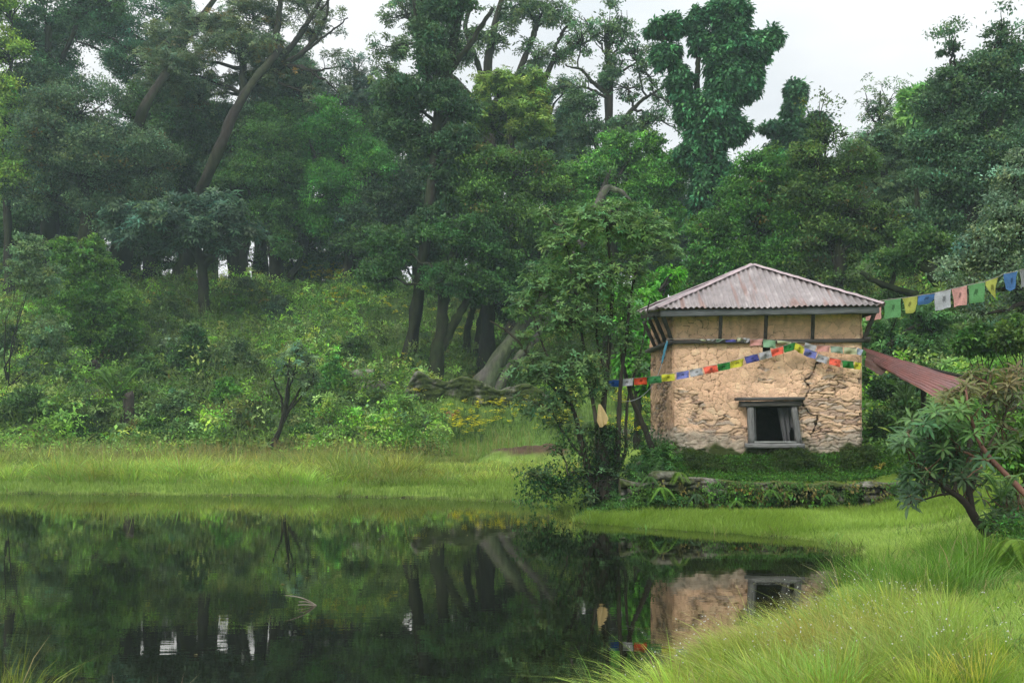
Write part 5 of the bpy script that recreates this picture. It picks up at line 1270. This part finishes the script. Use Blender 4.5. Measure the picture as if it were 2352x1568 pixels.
bigleaf(785, 690, 1.1, (.36, .30, .06), 7, "plant with big pale yellow leaves among the flowers on the upper slope")
bigleaf(810, 680, .9, (.36, .34, .07), 5, "smaller yellow leaved plant right of the big pale one")
bigleaf(120, 915, .9, (.20, .26, .05), 9, "plant with long yellow green leaves at the left of the slope")
bigleaf(107, 955, .55, (.30, .16, .04), 5, "orange leaved plant below the long leaved one")
bigleaf(375, 770, .9, (.11, .18, .09), 4, "pale bluish broad leaf plant beside the tall rounded bush")
bigleaf(385, 815, 1.0, (.12, .19, .10), 7, "drooping broad leaf plant below the pale bluish one")
bigleaf(572, 855, .7, (.13, .18, .10), 5, "pale broad leaf plant right of the dark glossy shrub")
bigleaf(800, 775, .5, (.30, .14, .05), 4, "withered orange leaves near the dirt scar")
bigleaf(1035, 970, .6, (.3, .16, .06), 6, "reddish withered plant beside the yellow flowers below the crumbling wall")
bigleaf(165, 1030, .45, (.34, .16, .07), 3, "tall orange dead leaf at the foot of the slope")
bigleaf(712, 1010, .4, (.34, .16, .07), 3, "small orange dead leaves right of the small leaning tree")
bigleaf(2020, 1085, .22, (.4, .36, .05), 4, "yellow fallen leaf on the bank right of the hut")
bigleaf(2215, 745, .55, (.10, .24, .05), 6, "broad bright leaves below the large flags")

# ------------------------------------------------------------------ stuff: undergrowth, flowers
ub = MB()
N = 14500
t = rng.uniform(-.56, .56, N * 3); yb = np.interp(t, TT, YB); Y = yb - .5 + (63 - yb) * rng.random(N * 3) ** 1.25
keep = (rng.random(N * 3) < .34) & ~((np.abs(t - .025) < .095) & (Y < 41.5)) & ~((t > .12) & (t < .37) & (Y > 40))
t = t[keep]; Y = Y[keep]; X = t * Y
Zg = ground(X, Y); bump = np.maximum(0, fbm(X * .5, Y * .5, 3, 61) - .42) * 5.0
pal = np.array([[.075, .145, .028], [.13, .21, .05], [.05, .095, .025], [.12, .165, .07], [.12, .25, .035], [.17, .20, .06]])
ci = (np.clip(fbm(X * .35, Y * .35, 3, 71) * 1.8 - .4 + rng.normal(0, .12, len(X)), 0, .999) * 6).astype(int)
CCp = np.stack([X, Y, Zg + bump * rng.random(len(X)) + .08], -1)
pf = sstep(.38, .62, fbm(X * .22, Y * .3, 3, 141) + rng.normal(0, .03, len(X)))
for kk_ in range(12):
    k = kk_ % 6; m = (ci == k) & ((pf > .5) == (kk_ > 5)); gk = 1.65 if kk_ > 5 else .82
    kd_ = rng.random(len(X))
    for lo_, hi_q, kn, ll, pp_ in ((0, .6, 'fine', .11, 34), (.6, .82, 'whorl', .22, 28), (.82, 1, 'ivy', .24, 16)):
        mm = m & (kd_ >= lo_) & (kd_ < hi_q)
        clumps(ub, CCp[mm], np.tile(UP, (mm.sum(), 1)), rng.uniform(.15, .45, mm.sum()), kn, ll, pal[k] * gk * np.array([1.08, 1, .9]), pp_, dead=.02)
tag(ub.build("undergrowth", M_leaf, origin=np.zeros(3)), "tangled low undergrowth covering the wooded slope", "undergrowth", None, "stuff")
# moss and small plants at the hut foot and over the wall
mb = MB()
n = 3200; X = rng.uniform(2.1, 7.4, n); Y = rng.uniform(17.1, 18.25, n); Z = ground(X, Y) + .02 + .10 * sstep(17.7, 18.15, Y) * fbm(X * 3, Y * 3, 3, 3)
clumps(mb, np.stack([X, Y, Z], -1), np.tile(UP, (n, 1)), np.full(n, .07), 'fine', .04, (.045, .11, .016), 18)
n = 3000; X = rng.uniform(3.1, 6.5, n); Y = rng.uniform(17.6, 18.25, n); Z = ground(X, Y) + rng.uniform(0, .20, n) * sstep(.15, .7, fbm(X * 1.8, X * 0, 3, 5)) * 1.3
clumps(mb, np.stack([X, Y, Z], -1), np.tile(UP, (n, 1)), np.full(n, .05), 'fine', .03, (.035, .055, .012), 26)
n = 620; X = rng.uniform(2.0, 8.2, n); Z = rng.uniform(.12, .62, n); kp = fbm(X * 1.6, Z * 3, 3, 44) > .56 - .3 * sstep(5.4, 7, X); X = X[kp]; Z = Z[kp]; n = len(X)
clumps(mb, np.stack([X, np.full(n, 16.88) - rng.random(n) * .08, Z], -1), np.tile(np.array([0, -1, .2]), (n, 1)), np.full(n, .06), 'ivy', .05, (.055, .115, .02), 14, dead=.03)
n = 70; X = rng.uniform(2.2, 8.2, n); Z = rng.uniform(.15, .62, n); clumps(mb, np.stack([X, np.full(n, 16.85) - rng.random(n) * .08, Z], -1), np.tile(np.array([0, -1, .2]), (n, 1)), np.full(n, .07), 'ivy', .07, (.13, .10, .035), 14)
n = 60; X = rng.uniform(2.2, 8.2, n); Z = rng.uniform(.15, .5, n); clumps(mb, np.stack([X, np.full(n, 16.83) - rng.random(n) * .08, Z], -1), np.tile(np.array([0, -1, .2]), (n, 1)), np.full(n, .07), 'ivy', .08, (.07, .15, .025), 8)
n = 900; X = rng.uniform(6.6, 12, n); Y = 17 + rng.random(n) * 7; Z = ground(X, Y) + rng.random(n) * .3
clumps(mb, np.stack([X, Y, Z], -1), np.tile(UP, (n, 1)), np.full(n, .22), 'fine', .07, (.07, .13, .03), 34, dead=.03)
n = 500; X = rng.uniform(1.2, 2.9, n); Y = rng.uniform(16.6, 18.6, n); Z = np.maximum(ground(X, Y), .02) + rng.random(n) * .35 * sstep(1.2, 2.0, X)
clumps(mb, np.stack([X, Y, Z], -1), np.tile(UP, (n, 1)), np.full(n, .09), 'whorl', .07, (.05, .11, .03), 28)
n = 420; X = rng.uniform(4.9, 7.5, n); Y = rng.uniform(8.8, 11.5, n); kp = X > .475 * Y + .1; X = X[kp]; Y = Y[kp]; n = len(X); Z = ground(X, Y) + rng.random(n) * .55
clumps(mb, np.stack([X, Y, Z], -1), np.tile(UP, (n, 1)), np.full(n, .12), 'fine', .045, (.05, .12, .025), 34)
tag(mb.build("ground_plants", M_leaf, origin=np.zeros(3)), "low leafy plants and moss round the hut and over the terrace wall", "ground plants", None, "stuff")

# yellow flowers
fb = MB(); stem = MB()
for (x0, x1, y0, y1, n) in ((695, 790, 618, 645, 60), (835, 885, 645, 655, 14), (740, 800, 690, 725, 14), (760, 850, 650, 700, 10), (1000, 1100, 940, 990, 22), (1090, 1310, 928, 965, 62), (1040, 1110, 985, 1000, 16), (930, 945, 840, 846, 3), (950, 965, 902, 912, 4), (1410, 1496, 960, 1010, 60), (1415, 1495, 900, 935, 40), (1260, 1300, 970, 990, 12), (880, 900, 700, 715, 4), (1055, 1070, 775, 780, 3), (1270, 1330, 940, 985, 16), (900, 1000, 720, 760, 6), (560, 700, 640, 700, 8), (1000, 1310, 930, 990, 12)):
    for _ in range(n):
        q = hit(rng.uniform(x0, x1), rng.uniform(y0, y1) + 22); h = rng.uniform(.3, .75) + .35 * (q[1] > 42); e = q + [rng.normal(0, .08), 0, h]
        P = wiggle(q, e, 4, .05); stem.tube(P, .009, 3, C=np.array([.05, .11, .03]))
        k = 9; c = e + rng.normal(0, .07, (k, 3)) * [1, 1, .5]
        i = np.repeat(np.arange(k), 5); ph = np.tile(np.arange(5) * 1.2566, k) + np.repeat(rng.random(k) * 6, 5)
        D = np.stack([np.cos(ph), np.sin(ph), .15 + 0 * ph], -1); leaves4(fb, c[i], D, np.tile(UP, (len(i), 1)) + rng.normal(0, .2, (len(i), 3)), .056, .044, tints(len(i), (.92, .76, .02), .08, .02))
        k = 7; c = q + UP * h * rng.random((k, 1)) * .8; leaves4(stem, c, norm(rand_unit(k) + UP * .2), rand_unit(k) * .4 + UP, .14, .05, tints(k, (.06, .13, .03), .2, .1))
fo = fb.build("flower_heads", M_petal, origin=np.zeros(3)); tag(fo, "yellow wild flower heads scattered over the slope and meadow", "flowers", None, "stuff")
so_ = stem.build("flower_stems", M_leaf, origin=np.zeros(3)); tag(so_, "green stems and leaves under the yellow wild flowers", "flower stems", None, "stuff")


# ------------------------------------------------------------------ grasses
def blades(mb, P, H, lean, Wd, C0, C1, segs=3):
    n = len(P); u = np.linspace(0, 1, segs + 1); lm = np.linalg.norm(lean, axis=1)
    ph = rng.uniform(0, 2 * np.pi, n); sd = np.stack([np.cos(ph), np.sin(ph) * .4, 0 * ph], -1)
    V = []; C = []
    for k, q in enumerate(u):
        ctr_ = P + UP * (H * q * (1 - .42 * q * np.minimum(1.4, lm)))[:, None] + np.concatenate([lean, np.zeros((n, 1))], 1) * (H * q ** 1.8)[:, None]
        cl = C0 * (1 - q) + C1 * q
        if k < segs:
            w_ = (Wd * (1 - .55 * q))[:, None] * sd / 2; V += [ctr_ - w_, ctr_ + w_]; C += [cl, cl]
        else: V.append(ctr_); C.append(cl)
    m = len(V); V = np.stack(V, 1); C = np.stack(C, 1)
    b = np.arange(n)[:, None] * m
    qd = np.concatenate([b + np.array([[2*k, 2*k+1, 2*k+3, 2*k+2]]) for k in range(segs - 1)], 0); T = b + np.array([[m-3, m-2, m-1]])
    mb.add(V.reshape(-1, 3), T=T, Q=qd, C=C.reshape(-1, 3))


def tussocks(mb, X, Y, H, R, per, C0, C1, spread=.9, wid=.006, dirx=None, hv=.25, cv=.12):
    if np.ndim(C1) == 2: C1 = C1 * np.exp(rng.normal(0, cv, (len(C1), 1))) * (1 + rng.normal(0, cv * .7, (len(C1), 1)) * np.array([1, 0, -.5]))
    if np.ndim(C0) == 2: C0 = C0 * np.exp(rng.normal(0, cv, (len(C0), 1)))
    k = len(X); i = np.repeat(np.arange(k), per); n = len(i)
    a = rng.uniform(0, 2 * np.pi, n); r = np.sqrt(rng.random(n))
    ox = np.cos(a) * r; oy = np.sin(a) * r
    x = X[i] + ox * R[i]; y = Y[i] + oy * R[i]; z = np.maximum(ground(x, y), -.08) - .02
    base_dir = rng.normal(0, .3, (k, 2)) if dirx is None else dirx
    lean = np.stack([ox, oy], -1) * spread * rng.uniform(.4, 1.2, (n, 1)) + base_dir[i] + rng.normal(0, .12, (n, 2))
    h = H[i] * np.exp(rng.normal(0, hv, n)); C0 = np.asarray(C0); C1 = np.asarray(C1)
    c0 = (C0[i] if C0.ndim == 2 else C0) * np.exp(rng.normal(0, .15, (n, 1))); c1 = (C1[i] if C1.ndim == 2 else C1) * np.exp(rng.normal(0, .2, (n, 1)))
    straw = rng.random(n) < .09
    c1[straw] = np.array([.42, .34, .17]) * np.exp(rng.normal(0, .2, (straw.sum(), 1))); c0[straw] = np.array([.20, .18, .07])
    lean[straw] *= 1.5
    blades(mb, np.stack([x, y, z], -1), h, lean, wid * np.exp(rng.normal(0, .45, n)), c0, c1)


# far meadow
gm = MB()
n = 2600; Y = rng.uniform(22.5, 36.5, n); t = rng.uniform(-.58, .10, n); X = t * Y
s = shore(X, Y); kp = (s > 1.1) & (Y < np.interp(t, TT, YB) + .8) & (Y < 33.5) & ~((np.abs(X - .55) < 1.8) & (Y > 29)) & ((Y < 31) | (t < -.06)); X = X[kp]; Y = Y[kp]
f = fbm(X * .35, Y * .6, 3, 81)[:, None]; f = sstep(.35, .65, f); yy = sstep(26, 33, Y)[:, None]
c1 = np.array([.30, .37, .065]) * (1 - yy) + np.array([.29, .29, .085]) * yy; c1 = c1 * (.75 + .5 * f); c0 = np.array([.11, .24, .02]) * (.6 + .8 * f) * (1 - .3 * yy)
hh = (.26 + .55 * sstep(.4, .75, fbm(X * .7, Y * .9, 3, 83)) * rng.random(len(X))) * np.where((X > -3.5) & (Y > 25.5), .6, 1)
c1 = c1 * (.75 + .5 * fbm(X * .5, Y * .9, 3, 84)[:, None])
tussocks(gm, X, Y, hh, .25 + .35 * rng.random(len(X)), 74, c0, c1, 1.2, .011, cv=.30)
n = 2500; Y = rng.uniform(29, 34.5, n); X = rng.uniform(-.58, .02, n) * Y; kp = Y < np.interp(X / Y, TT, YB) + 1.2; X = X[kp]; Y = Y[kp]; n = len(X)
blades(gm, np.stack([X, Y, ground(X, Y)], -1), rng.uniform(.5, .95, n), rng.normal(0, .22, (n, 2)), rng.uniform(.009, .014, n), np.tile([.12, .20, .03], (n, 1)), np.array([.36, .24, .10]) * np.exp(rng.normal(0, .25, (n, 1))))
tag(gm.build("meadow_grass", M_grass, origin=np.zeros(3)), "tall wispy grass with reddish tips along the far shore", "grass", None, "stuff")
gs = MB()
n = 60000; Y = rng.uniform(17.3, 26, n); X = rng.uniform(-15, 1.9, n); s = shore(X, Y); kp = (s > -.35) & (s < 1.7) & (np.abs(X) < .6 * Y); X = X[kp]; Y = Y[kp]; n = len(X)
f = fbm(X * .8, Y * 2, 3, 85)[:, None]; c0 = np.array([.10, .20, .02]) + 0 * f; c1 = np.array([.24, .34, .07]) * (.7 + .6 * f)
blades(gs, np.stack([X, Y, np.maximum(ground(X, Y), -.10) - .01], -1), rng.uniform(.10, .26, n) * (.75 + .5 * f[:, 0]), rng.normal(0, .25, (n, 2)), rng.uniform(.008, .014, n), c0 * np.exp(rng.normal(0, .15, (n, 1))), c1 * np.exp(rng.normal(0, .15, (n, 1))))
# strip in front of the wall and the whole right lawn
def lawn(n, X0, X1, Y0, Y1, h0, h1, wd, c0, c1, smax=99, edge=-.25, dens=None):
    X = rng.uniform(X0, X1, n); Y = rng.uniform(Y0, Y1, n); s = shore(X, Y); kp = (s > edge) & (s < smax) & (np.abs(X) < .56 * Y + .3) & (X > -.58 * Y)
    if dens is not None: kp &= rng.random(n) < dens(X, Y)
    X = X[kp]; Y = Y[kp]; s = s[kp]; n = len(X); f = fbm(X * .9, Y * 1.2, 4, 88)[:, None]; f2 = fbm(X * .4, Y * .4, 3, 99)[:, None]
    k = np.clip(f2 * 1.9 - .45, 0, 1)
    c1_ = np.array(c1) * (1 - k * .5) * (.8 + .4 * f) + np.array([.20, .30, .05]) * k * .5
    lean = rng.normal(0, .28, (n, 2)) + np.stack([fbm(X, Y, 2, 90) - .5, fbm(X, Y, 2, 91) - .5], -1) * 1.2
    z = np.maximum(ground(X, Y), -.10); kz = z < 1.5
    blades(gs, np.stack([X, Y, z - .01], -1), rng.uniform(h0, h1, n) * (.6 + .8 * f[:, 0]), lean, wd * rng.uniform(.7, 1.3, n), np.array(c0) * np.exp(rng.normal(0, .15, (n, 1))), c1_ * np.exp(rng.normal(0, .18, (n, 1))))
lawn(60000, .9, 8.5, 14.4, 16.95, .10, .21, .008, (.13, .26, .02), (.29, .43, .06))
lawn(150000, 2.0, 7.5, 5.5, 14.5, .05, .13, .006, (.17, .31, .035), (.42, .55, .13), dens=lambda X, Y: np.clip(1.6 - Y / 14, .4, 1))
lawn(12000, 1.9, 7.6, 17.1, 18.3, .03, .12, .006, (.07, .16, .02), (.16, .26, .04))
lawn(70000, -4, 8, 30, 42, .08, .22, .016, (.10, .20, .03), (.22, .36, .07), dens=lambda X, Y: ((X / Y > -.10) & (X / Y < .15) & (((X - .55) / 1.5) ** 2 + ((Y - 30.5) / 1.1) ** 2 > .8)) * 1.)
n = 36000; Y = rng.uniform(31, 58, n); t = rng.uniform(-.56, .13, n); X = t * Y; kp = (Y > np.interp(t, TT, YB) + .3) & (fbm(X * .45, Y * .45, 3, 131) > .5); X = X[kp]; Y = Y[kp]; n = len(X)
bmp = np.maximum(0, fbm(X * .5, Y * .5, 3, 61) - .42) * 4.0
blades(gs, np.stack([X, Y, ground(X, Y) + bmp * rng.random(n)], -1), rng.uniform(.3, .8, n), rng.normal(0, .3, (n, 2)), rng.uniform(.014, .026, n), np.tile([.08, .16, .03], (n, 1)), np.array([.19, .28, .07]) * np.exp(rng.normal(0, .25, (n, 1))))
n = 16000; X = rng.uniform(1.6, 7.6, n); Y = rng.uniform(5.5, 16.8, n); kp = (shore(X, Y) > .1) & (X < .56 * Y) & (fbm(X * 1.4, Y * 1.4, 3, 133) > .48); X = X[kp]; Y = Y[kp]; n = len(X)
blades(gs, np.stack([X, Y, ground(X, Y)], -1), rng.uniform(.06, .2, n), rng.normal(0, .6, (n, 2)), rng.uniform(.006, .014, n), np.tile([.08, .15, .03], (n, 1)), np.where(rng.random((n, 1)) < .35, [.36, .30, .12], [.10, .24, .03]) * np.exp(rng.normal(0, .25, (n, 1))))
n = 9000; X = rng.uniform(-13, 5, n); Y = rng.uniform(11, 23.5, n); s_ = shore(X, Y); kp = (s_ > -.45) & (s_ < .1) & (np.abs(X) < .57 * Y) & (fbm(X * 1.3, Y * 1.3, 2, 151) > .45) & (rng.random(n) < .28)
X = X[kp]; Y = Y[kp]; tussocks(gs, X, Y, rng.uniform(.07, .24, len(X)), rng.uniform(.05, .14, len(X)), 26, np.tile([.08, .17, .02], (len(X), 1)), np.tile([.24, .33, .06], (len(X), 1)), .8, .009, cv=.3)
tag(gs.build("short_grass", M_grass, origin=np.zeros(3)), "short bright grass along the waterline and over the lawn at the right", "grass", None, "stuff")
# near tussocks on the right
gn = MB()
n = 230; a = rng.random(n); X = rng.uniform(.25, 3.2, n); Y = rng.uniform(5.15, 8.6, n); s = shore(X, Y)
kp = (s > -.03) & (X < .40 * Y + .4) & (Y < 5.6 + 1.0 * X); X = X[kp]; Y = Y[kp]; s = s[kp]
f = fbm(X * 1.1, Y * 1.1, 3, 101)[:, None]; br = np.exp(-(((X - 2.0) / .7) ** 2 + ((Y - 6.5) / .9) ** 2))[:, None]
c1 = np.array([.37, .47, .10]) * (1 - br) + np.array([.42, .37, .11]) * br; c0 = np.array([.15, .29, .012]) * (1 + .2 * f)
dirx = np.stack([-.35 - .3 * (s < .6), -.12 + 0 * s], -1) + rng.normal(0, .15, (len(X), 2))
tussocks(gn, X, Y, .15 + .22 * rng.random(len(X)), .14 + .1 * rng.random(len(X)), 330, c0, c1 * (.8 + .4 * f), .9, .004, dirx, cv=.25)
# darker upright clumps by the lawn's inner edge
n = 60; X = rng.uniform(3.3, 5.0, n); Y = 8.8 + (X - 3.3) * .9 + rng.normal(0, .45, n)
tussocks(gn, X, Y, .22 + .16 * rng.random(n), .14 + .1 * rng.random(n), 220, np.array([.05, .15, .01]), np.array([.14, .29, .03]), .6, .005)
n = 46; X = rng.uniform(2.6, 4.6, n); Y = 7.4 + (X - 2.6) * 1.5 + rng.normal(0, .3, n)
tussocks(gn, X, Y, .14 + .12 * rng.random(n), .14 + .1 * rng.random(n), 160, np.array([.08, .17, .02]), np.array([.24, .30, .09]), .8, .004)
tag(gn.build("tussock_grass", M_grass, origin=np.zeros(3)), "long arching tussock grass in the foreground at the lower right", "grass", None, "stuff")
# reeds at the near left bank
gr_ = MB(); n = 26; X = np.concatenate([rng.uniform(-3.15, -2.55, 11), rng.uniform(-2.3, -1.35, 15)]); Y = rng.uniform(5.5, 5.8, n)
tussocks(gr_, X, Y, np.where(X < -2.5, .24, .14) * (1 + .5 * rng.random(n)), .1 + .06 * rng.random(n), 36, np.array([.08, .14, .02]), np.where((X < -2.5)[:, None], [.20, .24, .03], [.30, .20, .16]), .5, .004)
tag(gr_.build("bank_reeds", M_grass, origin=np.zeros(3)), "sparse reddish and yellow reed tips at the bottom left bank", "reeds", None, "stuff")
# dewy seed heads
gd = MB(); n = 700; X = rng.uniform(.6, 3.0, n); Y = rng.uniform(5.4, 8.3, n); kp = (shore(X, Y) > 0) & (Y < 5.6 + 1.0 * X); X = X[kp]; Y = Y[kp]; n = len(X)
Z = ground(X, Y) + rng.uniform(.18, .42, n); leaves4(gd, np.stack([X, Y, Z], -1), rand_unit(n), rand_unit(n), .012, .008, np.tile([.6, .62, .62], (n, 1)))
tag(gd.build("seed_heads", M_petal, origin=np.zeros(3)), "tiny dewy white seed heads over the foreground tussocks", "seed heads", None, "stuff")

# a bare twig standing out of the water and a small reed
q = W(726, 1390, 3888 / (1390 - 960)); tw = MB(); k = q[1] / F
for pts in ([(726, 1392), (705, 1375), (680, 1366), (662, 1363)], [(726, 1392), (705, 1388), (688, 1387)], [(722, 1389), (705, 1381), (690, 1380)]):
    P = np.array([[q[0] + (x - 726) * k, q[1] + (x - 726) * .002, max((1392 - y) * k, -.01)] for x, y in pts]); tw.tube(smooth_path(P, 10), np.linspace(.008, .003, 10), 5, C=np.array([.32, .28, .22]))
tag(tw.build("bare_twig", M_bark), "thin bare twig arching out of the pond at lower centre left", "twig")

fl = MB(); n = 2600; X = rng.uniform(-12, 4.4, n); Y = rng.uniform(6.5, 22.5, n); s_ = shore(X, Y); kp = (s_ < -.05) & (rng.random(n) < np.where(s_ > -.6, .8, .035)); X = X[kp]; Y = Y[kp]; n = len(X)
dr_ = rand_unit(n) * [1, 1, .0] + [0, 0, .001]; leaves4(fl, np.stack([X, Y, np.full(n, .006)], -1), dr_, np.tile(UP, (n, 1)), rng.uniform(.02, .06, n), rng.uniform(.01, .03, n), tints(n, (.16, .15, .07), .4, .15))
tag(fl.build("floating_leaves", M_petal, origin=np.zeros(3)), "tiny floating leaves and bits of grass near the pond edge", "floating leaves", None, "stuff")

# ------------------------------------------------------------------ damp air
hz = MB(); hz.box((0, 35, 25), (180, 150, 56)); m = bpy.data.materials.new("haze"); m.use_nodes = True; t_ = m.node_tree; t_.nodes.clear()
pv = t_.nodes.new("ShaderNodeVolumePrincipled"); pv.inputs["Color"].default_value = (.72, .92, 1, 1); pv.inputs["Density"].default_value = .0009; pv.inputs["Anisotropy"].default_value = .2
oo = t_.nodes.new("ShaderNodeOutputMaterial"); t_.links.new(pv.outputs["Volume"], oo.inputs["Volume"])
ho = hz.build("haze", m, smooth=False); tag(ho, "thin damp haze in the forest air", "haze", None, "stuff")
